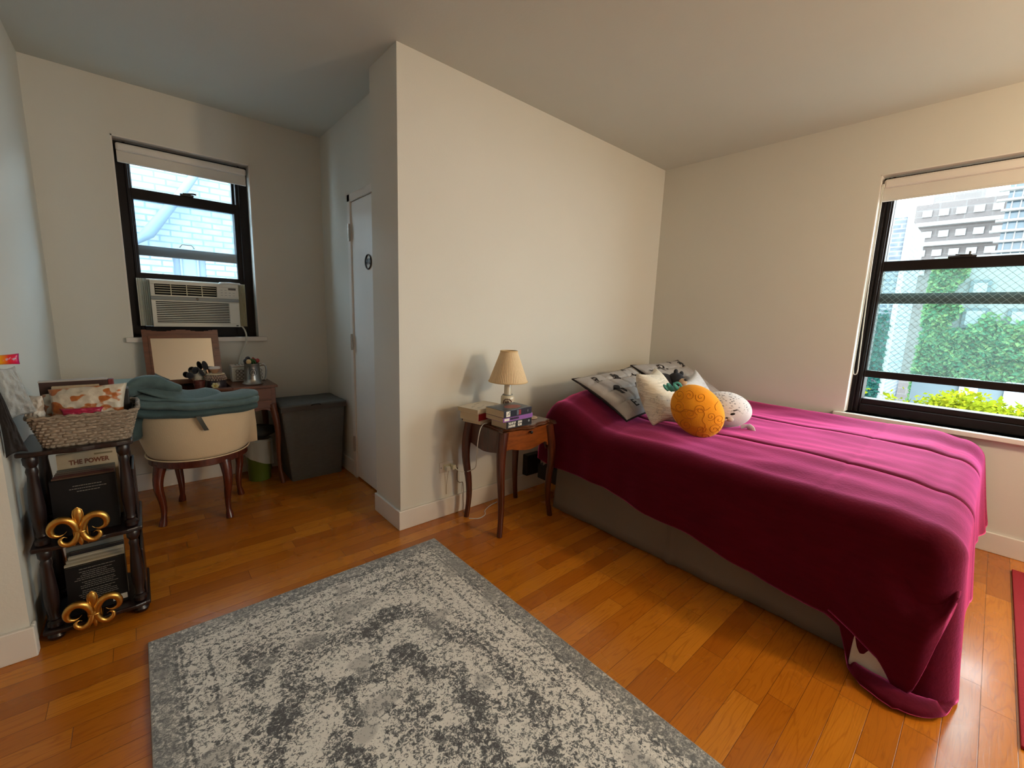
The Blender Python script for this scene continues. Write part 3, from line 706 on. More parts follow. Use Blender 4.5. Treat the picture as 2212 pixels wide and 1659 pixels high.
# ------------------------------------------------------------------ table lamp
def shade_mat():
    t = NT('pleated_shade_fabric'); o = t.obj(); c = t.mix(t.noise(o, 80, 3), (.66, .50, .30), (.78, .61, .40))
    b = t.bsdf(c, .85); b.inputs['Transmission Weight'].default_value = .0; return t.m
def lamp():
    c = (-1.985, -.235); t = thing('table_lamp', 'small table lamp with a cream pleated shade on the nightstand', 'lamp', (*c, ZN))
    P = [(0, 0), (.036, 0), (.041, .004), (.0425, .02), (.0425, .118), (.041, .130), (.034, .140), (.0245, .144), (.023, .150), (.0225, .215), (.020, .220), (0, .220)]
    B().lathe([(r_, z+ZN) for r_, z in P], (*c, 0), 32, cap=False).build('ceramic_body', M('cream_ceramic', (.68, .62, .48), .2, var=.04, **{'Coat Weight': .5}), t, smooth=True)
    B().tube([(c[0]+.029*cos(a*PI/12), c[1]+.029*sin(a*PI/12), ZN+.1435) for a in range(24)], .003, 8, closed=True).build('collar', GREYPL, t, smooth=True)
    # dark flower painted on the body, towards the room
    q = B(); a0 = math.atan2(CP.y-c[1], CP.x-c[0])
    def onb(a, z, r_=.0432): return (c[0]+r_*cos(a0+a), c[1]+r_*sin(a0+a), ZN+z)
    for k in range(9):
        an = PI*k/8; q.ell(onb(.62*cos(an), .098+.024*sin(an)), (.0042, .0042, .005), 6)
    for k in range(12): q.ell(onb(R.uniform(-.32, .32), .092+R.uniform(0, .018)), (.004, .004, .006), 6)
    q.build('painted_flower', M('plum_glaze', (.13, .07, .06), .3), t, smooth=True)
    sw = B(); p = onb(.75, .14, .03); sw.tube([p, (p[0], p[1], p[2]-.018)], .0018, 6).ell((p[0], p[1], p[2]-.022), (.005, .005, .005), 8); sw.build('switch', BLACK, t, smooth=True)
    z0, z1, r0, r1 = .878, 1.062, .117, .050
    def mod(k): return lambda a, h: 1+k*(.5+.5*cos(a*64))
    b = B(); b.lathe([(lerp(r0, r1, i/8), lerp(z0, z1, i/8)) for i in range(9)], (*c, 0), 256, cap=False, mod=mod(.022))
    b.lathe([(lerp(r0, r1, i/8)-.003, lerp(z0, z1, i/8)) for i in range(9)], (*c, 0), 64, cap=False)
    b.build('shade', shade_mat(), t, smooth=True, ang=60)
    bm_ = M('shade_binding', (.66, .48, .26), .7)
    for r_, z in ((r0+.001, z0), (r1+.001, z1)):
        b = B(); b.tube([(c[0]+r_*cos(a*PI/24), c[1]+r_*sin(a*PI/24), z) for a in range(48)], .0038, 8, closed=True)
        b.build('shade_trim', bm_, t, smooth=True)
    B().tube([(*c, ZN+.219), (*c, 1.04)], .006, 10).build('stem', CHROME, t, smooth=True)
    q = B()
    for k in range(3):
        a = k*2*PI/3; q.tube([(*c, 1.04), (c[0]+.049*cos(a), c[1]+.049*sin(a), 1.055)], .0015, 6)
    q.build('shade_spider', CHROME, t)
lamp()
# outlet + cords
ot = thing('wall_outlet', 'white wall outlet with plugs in it, low on the partition wall', 'outlet', (-2.27, 0, .322))
bx(ot, 'cover_plate', TRIM, (-2.325, -2.215, -.006, 0, .290, .356), bevel=.002)
bx(ot, 'socket', CREAMPL, (-2.30, -2.24, -.008, -.006, .305, .341), bevel=.002)
q = B()
for x in (-2.29, -2.262): bx(ot, 'slot', BLACK, (x, x+.003, -.0086, -.008, .316, .330), bevel=0)
bx(ot, 'screw', GREYPL, (-2.318, -2.312, -.008, -.006, .320, .326), bevel=0)
pl = thing('plug_adapter', 'small white plug adapter pushed into the outlet', 'plug', (-2.272, -.008, .31))
bx(pl, 'body', PLWHITE, (-2.292, -2.262, -.034, -.0088, .302, .330), bevel=.004)
pl2 = thing('charger_plug', 'cream charger plug at the right half of the outlet', 'plug', (-2.238, -.008, .32))
bx(pl2, 'body', CREAMPL, (-2.252, -2.228, -.045, -.0088, .308, .338), bevel=.004)
q = B(); q.tube(catm([(-2.238, -.046, .318), (-2.215, -.075, .300), (-2.19, -.12, .31), (-2.195, -.20, .36), (-2.232, -.26, .45), (-2.255, -.30, .56), (-2.248, -.31, .63), (-2.222, -.305, .656), (-2.19, -.30, .657)], 8), .0026, 8)
tag(q.build('charging_cord', PLWHITE, None, smooth=True), 'thin white cord looping from the nightstand to the wall outlet', 'cord')
q = B(); q.tube(catm([(-2.19, -.0035, .30), (-2.192, -.0035, .22), (-2.175, -.0035, .195), (-2.150, -.0035, .19), (-2.148, -.008, .165), (-2.155, -.021, .10), (-2.152, -.022, .04), (-2.158, -.03, .004), (-2.165, -.06, .003)], 8), .0022, 6)
tag(q.build('thin_cable', M('tan_cable', (.16, .11, .07), .6), None, smooth=True), 'thin tan cable running down the wall and baseboard behind the nightstand', 'cord')
q = B(); q.tube(catm([(-2.19, -.14, .003), (-2.14, -.175, .0035), (-2.08, -.16, .0035), (-2.04, -.11, .0035), (-1.97, -.075, .0035), (-1.90, -.06, .0035)], 8), .0025, 6)
tag(q.build('white_cord', PLWHITE, None, smooth=True), 'white cord lying on the floor under the nightstand', 'cord')
q = B(); q.tube(catm([(-2.276, -.030, .303), (-2.276, -.02, .26), (-2.274, -.006, .20), (-2.274, -.005, .14)], 6), .0018, 6)
tag(q.build('wall_wire', M('wall_coloured_wire', (.45, .38, .30), .7), None, smooth=True), 'short pale wire hanging straight down from the wall outlet', 'cord')

# ------------------------------------------------------------------ bed
bed = thing('bed', 'low bed with taupe skirt against the window wall, under the crimson comforter', 'bed', (-.86, -1.2, 0))
bx(bed, 'box_spring', SKIRTF, (-1.585, -.12, -2.08, -.33, .13, .38), bevel=.02)
bx(bed, 'mattress', MATT, (-1.60, -.10, -2.10, -.31, .385, .615), bevel=.04)
def skirt():
    b = B(); path = []
    for i in range(121): path.append((-1.612, lerp(-.345, -2.07, i/120)))
    for i in range(1, 9): a = PI/2*i/8; path.append((-1.587-.025*cos(a), -2.07-.025*sin(a)))
    for i in range(1, 61): path.append((lerp(-1.587, -.12, i/60), -2.095))
    n = len(path)-1
    def fn(u, v):
        i = min(n, int(round(u*n))); x, y = path[i]
        w = .004*sin(y*13+x*9)+.0015*sin(y*47+1)+.02*max(0, 1-abs(y+1.20)/.03)*0
        amp = (1-v)
        k = -.018*math.exp(-((y+1.19)/.02)**2)
        fl = -.030*(1-v)
        if x < -1.58: x += (w+fl)*amp+k
        else: y += (w*.6+fl*.5)*amp
        return (x, y, lerp(.006, .39, v))
    b.grid(fn, n, 8); return b.build('bed_skirt', SKIRTF, bed, smooth=True, ang=0, solid=.003)
skirt()
q = B().box(-.06, .06, -.035, .035, 0, .16)
XI, YI, YH, XF = -1.62, -2.115, -.255, -.105
HP = [(-.90, -.01), (-.80, -.01), (-.70, .0), (-.60, .045), (-.50, .095), (-.44, .125), (-.39, .135), (-.345, .12), (-.31, .07), (-.29, .01), (-.27, -.08), (-.255, -.16)][::1]
def hump(y):
    v = interp(HP, y); return v
def ztop(x, y):
    z = .646+.010*sin(PI*(x+1.62)/1.5)
    hx = lerp(.80, 1, sm((x+1.64)/.25))*(1 if x < -.3 else lerp(1, .85, sm((x+.3)/.2)))
    hh = hump(y); z += hh*hx if hh > 0 else hh
    z += .035*sm((x+.30)/.2)
    nn = noise.noise(Vector((x*3, y*2.2, 1)))*.012+noise.noise(Vector((x*9, y*5, 4)))*.006
    z += nn
    if y < -.7:
        for sx_ in (-1.245, -.585):
            xx = x-sx_-.02*sin(y*3); z -= .013*math.exp(-(xx/.012)**2)
            z += .006*math.exp(-((abs(xx)-.06)/.05)**2)
        z -= .003*math.exp(-((y+1.79+.01*sin(x*4))/.010)**2)
    z -= .02*sm((-2.0-y)/.12)+.012*sm((-1.50-x)/.12)
    return z
HEM = [(-2.15, .012), (-1.985, .012), (-1.955, .06), (-1.93, .135), (-1.875, .160), (-1.741, .165), (-1.553, .20), (-1.332, .255), (-1.078, .272), (-.804, .318), (-.578, .322), (-.42, .32), (-.25, .34)]
EXT = [(-2.15, .115), (-2.08, .13), (-2.02, .10), (-1.985, .055), (-1.96, .0)]
def comforter():
    t = thing('comforter', 'crimson velvet comforter spread over the bed and hanging to the floor at its corner', 'comforter', (-.86, -1.2, .64))
    nx, ny = 150, 140
    xs = [lerp(XI, XF, i/nx) for i in range(nx+1)]; ys = [lerp(YH, YI, (j/ny)) for j in range(ny+1)]
    b = B(); b.grid(lambda u, v: (xs[int(round(u*nx))], ys[int(round(v*ny))], ztop(xs[int(round(u*nx))], ys[int(round(v*ny))])), nx, ny)
    # perimeter stations: (base x, base y, outward nx, ny, hem z, pool length, flare)
    st = []
    for y in ys: st.append((XI, y, -1, 0, interp(HEM, y), interp(EXT, y), .03, .016*sm((y+2.12)/-.1+1)))
    for i in range(1, 24):
        a = PI/2*i/24; e = lerp(.115, .0, sm(i/20)); st.append((XI, YI, -cos(a), -sin(a), .012, e, lerp(.03, .055, sin(a)), 0))
    for i in range(nx+1):
        x = xs[i]; fl = .13+.0*x; hz = lerp(.012, .18, sm((x+1.55)/.25))
        far = sm((x+.55)/.4); st.append((x, YI, 0, -1, hz+.02*sin(x*9), 0, lerp(.05, .095, far), .012*(1-far)))
    for i in range(1, 13):
        a = PI/2*i/12; st.append((XF, YI, sin(a)*.45, -cos(a), lerp(.16, .45, i/12), 0, lerp(.12, .0, i/12), 0))
    for j in range(ny, -1, -1):
        st.append((XF, ys[j], 1, 0, .46, 0, 0, 0))
    r = .085; nv = 40; ns = len(st)-1
    def fn(u, v):
        k = int(round(u*ns)); x, y, ox, oy, hz, ext, fl, wob = st[k]
        zb = ztop(x, y); rr_ = r if ox < .3 else .06
        drop = max(.02, zb-hz); L = drop-rr_+rr_*PI/2 if drop > rr_ else drop
        L += ext; s = v*L; q_ = rr_*PI/2
        if s < q_: out = rr_*sin(s/rr_); dn = rr_*(1-cos(s/rr_))
        else: out = rr_; dn = rr_+(s-q_)
        over = dn-(zb-.016)
        rel = max(0, min(1, dn/.6))
        if over > 0 and ext > 0:
            dn = zb-.016-.022*sin(min(1, over/ext)*PI)*(1 if ext > .05 else 0); out += over*.9
        out += fl*rel
        ph = y*17+x*11
        wv = (sin(ph)*.5+sin(ph*2.3+1)*.3+noise.noise(Vector((x*5, y*5, dn*3)))*1.0)
        out += wov(wv, wob, rel)
        if ox == -1: out += .022*sin(y*5.0+1.0)*rel
        return (x+ox*out, y+oy*out, zb-dn)
    def wov(wv, wob, rel): return wv*(.012+wob)*rel
    b.grid(fn, ns, nv)
    b.build('quilted_cover', VELVET, t, smooth=True, weld=True, ang=0, solid=.014)
    # outer fold of the side panel, rounding back up towards the foot
    HF = [(-2.205, .42), (-2.195, .28), (-2.175, .13), (-2.155, .055), (-2.13, .022), (-2.11, .024), (-2.085, .07), (-2.06, .105), (-2.02, .125), (-1.97, .150), (-1.90, .175), (-1.80, .20)]
    b = B()
    def f2(u, v):
        y = lerp(-1.80, -2.200, u); hz = interp(HF, y); z = lerp(hz, lerp(.56, .45, sm(u)), v)
        rel = (.62-z)/.6; o_ = .018*sin(u*PI*.5)+.006
        x = -1.705-.03*rel-.022*sin(y*5+1)*rel-lerp(-.012, .034, sm(u*1.5)*sm((1-v)*2.2))
        if u > .86: x += .05*((u-.86)/.14)**2
        x += .035*sm((v-.4)/.6)*sm((u-.45)/.55)
        return (x, y+.012*sin(z*9)*u, z)
    b.grid(f2, 36, 30); b.build('side_fold', VELVET, t, smooth=True, ang=0, solid=.012)
    b = B()
    def f3(u, v):
        y = lerp(-1.975, -2.125, u); z = lerp(.022, .155-.07*u, v)
        return (-1.724-.02*(1-v)+.006*sin(u*9), y, z)
    b.grid(f3, 12, 8); b.build('sherpa_lining', SHERPA, t, smooth=True, ang=0, solid=.01, label='pale fleece lining of the comforter')
comforter()
# things between bed head and wall
o = B().box(-1.615, -1.475, -.05, -.001, .12, .275).build('power_adapter', BLACK, None, bevel=.004); tag(o, 'black power adapter box on the wall behind the nightstand', 'adapter')
bx(bed, 'head_bracket', BLACK, (-1.585, -1.40, -.330, -.13, .13, .232))
o, _ = pillow('speckled_pillow', print_cushion('speckled_cloth', (.55, .50, .47), (.12, .09, .09), .3, None, 60), None, [(-1.60, -.20, .42), (-1.40, -.20, .42), (-1.585, -.18, .236), (-1.40, -.18, .236)], .09, 14, 14)
tag(o, 'speckled pillow wedged between the bed head and the wall', 'pillow')

# ------------------------------------------------------------------ shams and cushions
def quilt_detail(u, v):
    a = abs((u*6.0+.12*sin(v*7)) % 1-.5); b_ = abs((v*4.0+.1*sin(u*8)) % 1-.5)
    return -.017*math.exp(-((.5-a)/.05)**2)-.017*math.exp(-((.5-b_)/.06)**2)+.008*noise.noise(Vector((u*7, v*6, 2)))
def deco(P, name, m_, parent, verts, faces, cu, cv, su, sv):
    b = B(); b.add([P(cu+v[0]*su, cv-v[1]*sv, 1, .0035) for v in verts], faces); return b.build(name, m_, parent)
def ship():   # plain dark lobed patch
    vs = [(0, 0)]; n = 22
    for i in range(n+1):
        a = PI*1.62+(2*PI-.42)*i/n; r_ = 1 if 2 < i < n-2 else 1.45
        vs.append((cos(a)*r_, sin(a)*r_))
    return vs, [(0, i, i+1) for i in range(1, n+1)]
def sham(label, corners, marks):
    A = corners[0]; t = thing('quilted_sham', label, 'pillow', A, 0, 'grey quilted shams at the head of the bed')
    o, P = pillow('sham_cover', QUILT, t, corners, .11, 60, 44, m2=BLKF, bow=.05, puff=.42, detail=quilt_detail)
    b = B(); pts = []
    for i in range(60):
        k = i/15; e = int(k); f = k-e
        u, v = [(f, 0), (1, f), (1-f, 1), (0, 1-f)][e]; pts.append(P(u, v))
    b.tube(pts, .006, 6, closed=True); b.build('black_binding', BLKF, t, smooth=True)
    sv_, sf_ = ship()
    for s, u, v, sz in marks:
        if s == 'o': deco(P, 'round_print', BLKF, t, sv_, sf_, u, v, .058*sz, .085*sz)
        else:
            vs, fs = text_geo(s, 1, 'CENTER', .012); deco(P, 'letter_print', BLKF, t, vs, fs, u, v, .135*sz, .20*sz)
    return P
MK = [('R', .17, .20, 1), ('o', .27, .50, 1), ('E', .26, .83, 1), ('o', .46, .20, .9), ('W', .72, .08, .8), ('R', .80, .30, 1), ('E', .60, .55, 1), ('o', .78, .74, 1)]
sham('grey quilted sham printed with black letters, nearer the nightstand', [(-1.515, -.345, .870), (-.85, -.35, .915), (-1.50, -.775, .672), (-.85, -.79, .70)], MK)
sham('grey quilted sham printed with black letters, in the far corner by the window wall', [(-.83, -.34, .925), (-.14, -.36, .935), (-.83, -.78, .70), (-.16, -.79, .70)],
     [('R', .12, .30, 1), ('o', .32, .22, 1), ('E', .62, .10, .9), ('o', .85, .16, .8), ('E', .4, .6, 1)])
o, _ = pillow('throw_cushion', PRINT1, None, [(-1.39, -.745, .95), (-1.06, -.675, .962), (-1.455, -.925, .668), (-1.27, -1.05, .668)], .15, 36, 36, bow=.09, puff=.45)
tag(o, 'cream square cushion with small printed drawings leaning left of the orange plush', 'cushion')
o, _ = pillow('throw_cushion', PRINT2, None, [(-.84, -.73, .82), (-.44, -.66, .912), (-.88, -.90, .665), (-.40, -.83, .665)], .12, 36, 36, bow=.09, puff=.45)
tag(o, 'white square cushion behind the orange plush, under the bear', 'cushion')

def basis(c):
    d = (CP-Vector(c)); d.z = 0; d.normalize(); rt = Vector((-d.y, d.x, 0)); return d, rt, Vector((0, 0, 1))
# orange oval plush
def orange():
    c = Vector((-1.362, -1.128, .787)); t = thing('oval_plush', 'orange oval plush with stitched swirls in the middle of the bed', 'plush toy', tuple(c-Vector((0, 0, .135))))
    d, rt, up = basis(c); an = math.radians(-48)
    L = (rt*cos(an)+up*sin(an)); S = (-rt*sin(an)+up*cos(an))
    rot = Matrix((L, S, d)).transposed()
    RX, RY, RZ = .158, .127, .105
    B().ell(c, (RX, RY, RZ), 28, rot).build('body', ORANGE, t, smooth=True, ang=0)
    q = B(); rnd = random.Random(3)
    def sp(a, b_, lift=1.0):
        p = Vector((a, b_, 0)); k = 1-(a/RX)**2-(b_/RY)**2
        if k < .02: return None
        return c+rot @ (Vector((a, b_, RZ*math.sqrt(k)))*lift)
    def curve(pts, r_=.0018):
        P = [sp(a, b_) for a, b_ in pts]; seg = []
        for p in P+[None]:
            if p is None:
                if len(seg) > 2: q.tube(seg, r_, 5)
                seg = []
            else: seg.append(p)
    cs = [(-.10, .03), (-.06, .07), (-.02, -.02), (.05, .05), (.08, -.03), (.02, -.08), (-.08, -.05), (.12, .02), (-.01, .03), (.13, -.045), (.09, .07), (-.13, -.01)]
    for i, (a, b_) in enumerate(cs):
        n = 34; sg = 1 if i % 2 else -1; r0 = rnd.uniform(.022, .034); ph = rnd.uniform(0, 6)
        curve([(a+cos(ph+sg*k*.30)*r0*(1-k/n)**.8, b_+sin(ph+sg*k*.30)*r0*(1-k/n)**.8) for k in range(n)])
    for i in range(10):
        x, y, an_ = rnd.uniform(-.14, .12), rnd.uniform(-.1, .1), rnd.uniform(0, 6); P = []
        for k in range(26):
            an_ += .32*sin(k*.55+i); x += .006*cos(an_); y += .006*sin(an_); P.append((x, y))
        curve(P)
    q.build('swirl_stitching', ORLINE, t, smooth=True)
    b = B(); e = c-L*.165-S*.035
    b.ell(e-L*.02+up*.004, (.030, .012, .014), 8, rot).ell(e-L*.035-S*.018, (.024, .010, .016), 8, rot).ell(e+S*.028-L*.004+d*.01, (.026, .012, .012), 8, rot)
    b.tube(catm([e+S*.03+L*.02, e+S*.052+L*.005, e+S*.05-L*.02, e+S*.026-L*.03], 5), .006, 8).tube(catm([e, e-L*.025-S*.005, e-L*.05+S*.006], 5), [.01]*10+[.006], 8)
    b.build('leaf_crown', TEALB, t, smooth=True)
orange()
def seal():
    c = Vector((-1.045, -1.145, .757)); t = thing('seal_plush', 'round speckled white seal plush toy to the right of the orange plush', 'plush toy', tuple(c-Vector((0, 0, .12))))
    d, rt, up = basis(c); rot = Matrix((rt, d, up)).transposed()
    def f(q_):  # flatten base, pull the back out
        q_ = q_.copy(); q_.z *= .92 if q_.z < 0 else 1; return q_
    o = B().ell((0, 0, 0), (.150, .14, .110), 28, None, fn=f); o = o.build('body', SEALM, t, smooth=True, ang=0, local=True)
    o.matrix_local = Matrix.Translation((0, 0, .12)) @ rot.to_4x4()
    def sp(a, b_, e=1.0):
        k = max(0, 1-(a/.150)**2-(b_/.110)**2); return c+rot @ Vector((a*e, .14*math.sqrt(k)*e, b_*e))
    fx = .020; fz = -.014
    q = B(); q.ell(sp(fx-.017, fz-.012)+d*.006, (.020, .014, .014), 12, rot).ell(sp(fx+.017, fz-.012)+d*.006, (.020, .014, .014), 12, rot)
    q.build('muzzle', SEALP, t, smooth=True)
    q = B(); q.ell(sp(fx, fz-.002)+d*.018, (.007, .005, .005), 10, rot); q.build('nose', BLACK, t, smooth=True)
    for s in (-1, 1):
        q = B(); r_ = rot @ Matrix.Rotation(s*-.30, 3, 'Y'); q.ell(sp(fx+s*.027, fz+.020)+d*.001, (.014, .004, .0065), 10, r_); q.build('eye', BLKF, t, smooth=True)
    for s in (-1, 1):
        q = B(); r_ = rot @ Matrix.Rotation(s*-.35, 3, 'Y'); q.ell(sp(fx+s*.034, fz+.040), (.018, .003, .004), 10, r_); q.build('eyebrow', M('grey_brow', (.14, .13, .16), .9), t, smooth=True)
    q = B(); q.tube(catm([c+rt*.10-up*.095-d*.02, c+rt*.135-up*.085-d*.02, c+rt*.160-up*.098-d*.01, c+rt*.168-up*.118], 5), [.012]*6+[.018]*5+[.016]*4+[.008], 10, sx=.5)
    q.build('flipper', SEALP, t, smooth=True)
    q = B(); q.tube([sp(-.11+.025*k, -.072-.006*sin(k*PI/8*1.0), 1.003) for k in range(9)], .002, 6); q.build('belly_seam', M('seam_grey', (.3, .28, .30), .9), t)
seal()
def bear():
    c = Vector((-.875, -.675, .848)); t = thing('bear_plush', 'black bear plush toy with a tan muzzle lying on the cushions', 'plush toy', tuple(c-Vector((0, 0, .07))))
    d, rt, up = basis(c)
    q = B(); q.ell(c-rt*.03+up*.0, (.085, .075, .060), 16).ell(c+rt*.055-d*.0+up*.022, (.055, .055, .050), 16); q.ell(c-rt*.05-up*.03+d*.03, (.04, .04, .03), 10)
    q.build('body', BEARF, t, smooth=True, ang=0)
    for k in (.050, .088):
        q = B(); q.ell(c+rt*k+up*(.078 if k < .08 else .062)-d*(.0 if k < .08 else .035), (.019, .013, .019), 10); q.build('ear', BEARF, t, smooth=True)
    q = B(); q.ell(c+rt*.098+d*.035+up*.012, (.030, .032, .026), 12); q.build('muzzle', TAN, t, smooth=True)
    q = B(); q.ell(c+rt*.116+d*.050+up*.030, (.012, .012, .009), 10); q.build('nose', BLACK, t, smooth=True)
bear()

# ------------------------------------------------------------------ chair at the vanity
def chair():
    t = thing('vanity_chair', 'low cream upholstered barrel back chair with curved dark legs at the vanity', 'chair', (-3.435, .985, 0), math.radians(-18))
    def rr_(a): return .245+.012*cos(2*a)
    b = B(); b.lathe([(.20, .352), (.240, .352), (.250, .358), (.247, .398), (.22, .402)], (0, 0, 0), 48); b.build('seat_rail', CHAIRW, t, local=True, smooth=True, bevel=0)
    b = B(); b.lathe([(.05, .403), (.235, .403), (.252, .415), (.256, .44), (.245, .468), (.20, .482), (.02, .488)], (0, 0, 0), 40); b.build('seat', CREAMF, t, local=True, smooth=True)
    # wrap-around back: opens towards +y
    a0, a1 = math.radians(168), math.radians(372); n = 40; prof = []
    def ring(u):
        a = lerp(a0, a1, u); e = min(u, 1-u); top = .405+.262*sm(e/.10)**.7*(1 if e < .2 else 1)
        P = []; m_ = 22; rin_b, rout_b, rin_t, rout_t = .214, .252, .262, .318
        for k in range(m_):
            q = k/m_*2*PI; hh = .5-.5*cos(q)  # 0 bottom .. 1 top
            side = 1 if q < PI else -1
            f = abs(sin(q))**.35*side
            mid = lerp((rin_b+rout_b)/2, (rin_t+rout_t)/2, hh); th = lerp(.022, .026, hh)
            r_ = mid+f*th; z = .400+(top-.400)*(hh if .15 < hh < .85 else hh)
            P.append((r_*cos(a), r_*sin(a)*1.0, z))
        return P
    b = B(); loft(b, [ring(i/n) for i in range(n+1)]); b.build('backrest', CREAMF, t, local=True, smooth=True, ang=60)
    b = B(); P = []
    for i in range(37): a = lerp(a0, a1, i/36); P.append((.258*cos(a), .258*sin(a), .402))
    b.tube(P, .004, 8); b.build('welt_piping', CREAMF, t, local=True, smooth=True)
    for sx_, sy_ in ((-1, -1), (1, -1), (1, 1), (-1, 1)):
        cabriole((sx_*.155, sy_*.158, .360), (sx_*.166, sy_*.182, 0.0), sx_*.6, sy_*.8, CHAIRW, t, .034, .014, .018, rf=.021)
chair()
for o_ in bpy.data.objects:   # chair legs were laid out in the chair's own frame
    if o_.parent and o_.parent.name == 'vanity_chair' and o_.name.startswith('leg'):
        off = o_.parent.location
        for v in o_.data.vertices: v.co = v.co+off
# teal blanket folded over the chair back
def blanket():
    t = thing('fleece_blanket', 'teal fleece blanket folded over the back of the cream chair', 'blanket', (-3.43, .76, .66))
    def layer(pts, rad, sx, name='fold', m_=TEALF):
        P = catm(pts, 6); n = len(P); b = B()
        rads = []
        for i in range(n):
            u = i/(n-1); e = min(u, 1-u)*(n-1)
            rads.append(rad*min(1, (.35+e*.35))*(1+.10*noise.noise(Vector((u*7, rad*90, sx)))))
        b.tube(P, rads, 20, sx=sx)
        b.v = [(p[0]+.008*noise.noise(Vector((p[0]*9, p[1]*9, p[2]*9))), p[1]+.012*noise.noise(Vector((p[0]*8, p[1]*8, 3))), p[2]+.010*noise.noise(Vector((p[0]*7, p[1]*7, 7)))) for p in b.v]
        return b.build(name, m_, t, smooth=True, ang=0, sub=0)
    layer([(-3.725, .84, .715), (-3.64, .80, .700), (-3.45, .745, .684), (-3.28, .76, .688), (-3.165, .80, .700)], .032, 3.1, m_=TEALD)
    layer([(-3.715, .84, .755), (-3.62, .80, .742), (-3.45, .75, .722), (-3.27, .77, .722), (-3.145, .80, .735)], .026, 4.0)
    layer([(-3.70, .86, .785), (-3.58, .81, .768), (-3.42, .77, .745), (-3.26, .79, .748), (-3.15, .84, .758)], .018, 4.8)
    layer([(-3.69, .88, .830), (-3.63, .83, .818), (-3.55, .80, .782), (-3.45, .80, .762), (-3.33, .84, .764)], .019, 4.2)
    layer([(-3.72, .83, .79), (-3.685, .81, .848), (-3.635, .81, .858), (-3.585, .83, .822), (-3.52, .86, .785)], .034, 2.1)
    layer([(-3.735, .86, .80), (-3.715, .83, .76), (-3.70, .81, .71), (-3.715, .84, .62), (-3.72, .88, .53)], .030, 2.4, 'hanging_fold', TEALD)
    b = B(); b.grid(lambda u, v: (lerp(-3.452, -3.395, u)+lerp(0, .0, v)-.0*v, lerp(.712, .722, u), 0), 1, 1); b = B()
    P = catm([(-3.465, .665, .690), (-3.452, .652, .662), (-3.438, .655, .625), (-3.422, .664, .585)], 5)
    vs = []; fs = []
    for i, p in enumerate(P): vs += [(p.x-.011, p.y, p.z), (p.x+.011, p.y+.001, p.z)]
    for i in range(len(P)-1): fs.append((2*i, 2*i+1, 2*i+3, 2*i+2))
    b.add(vs, fs); b.build('ribbon_tie', M('dark_ribbon', (.06, .065, .055), .6), t, solid=.003)
blanket()

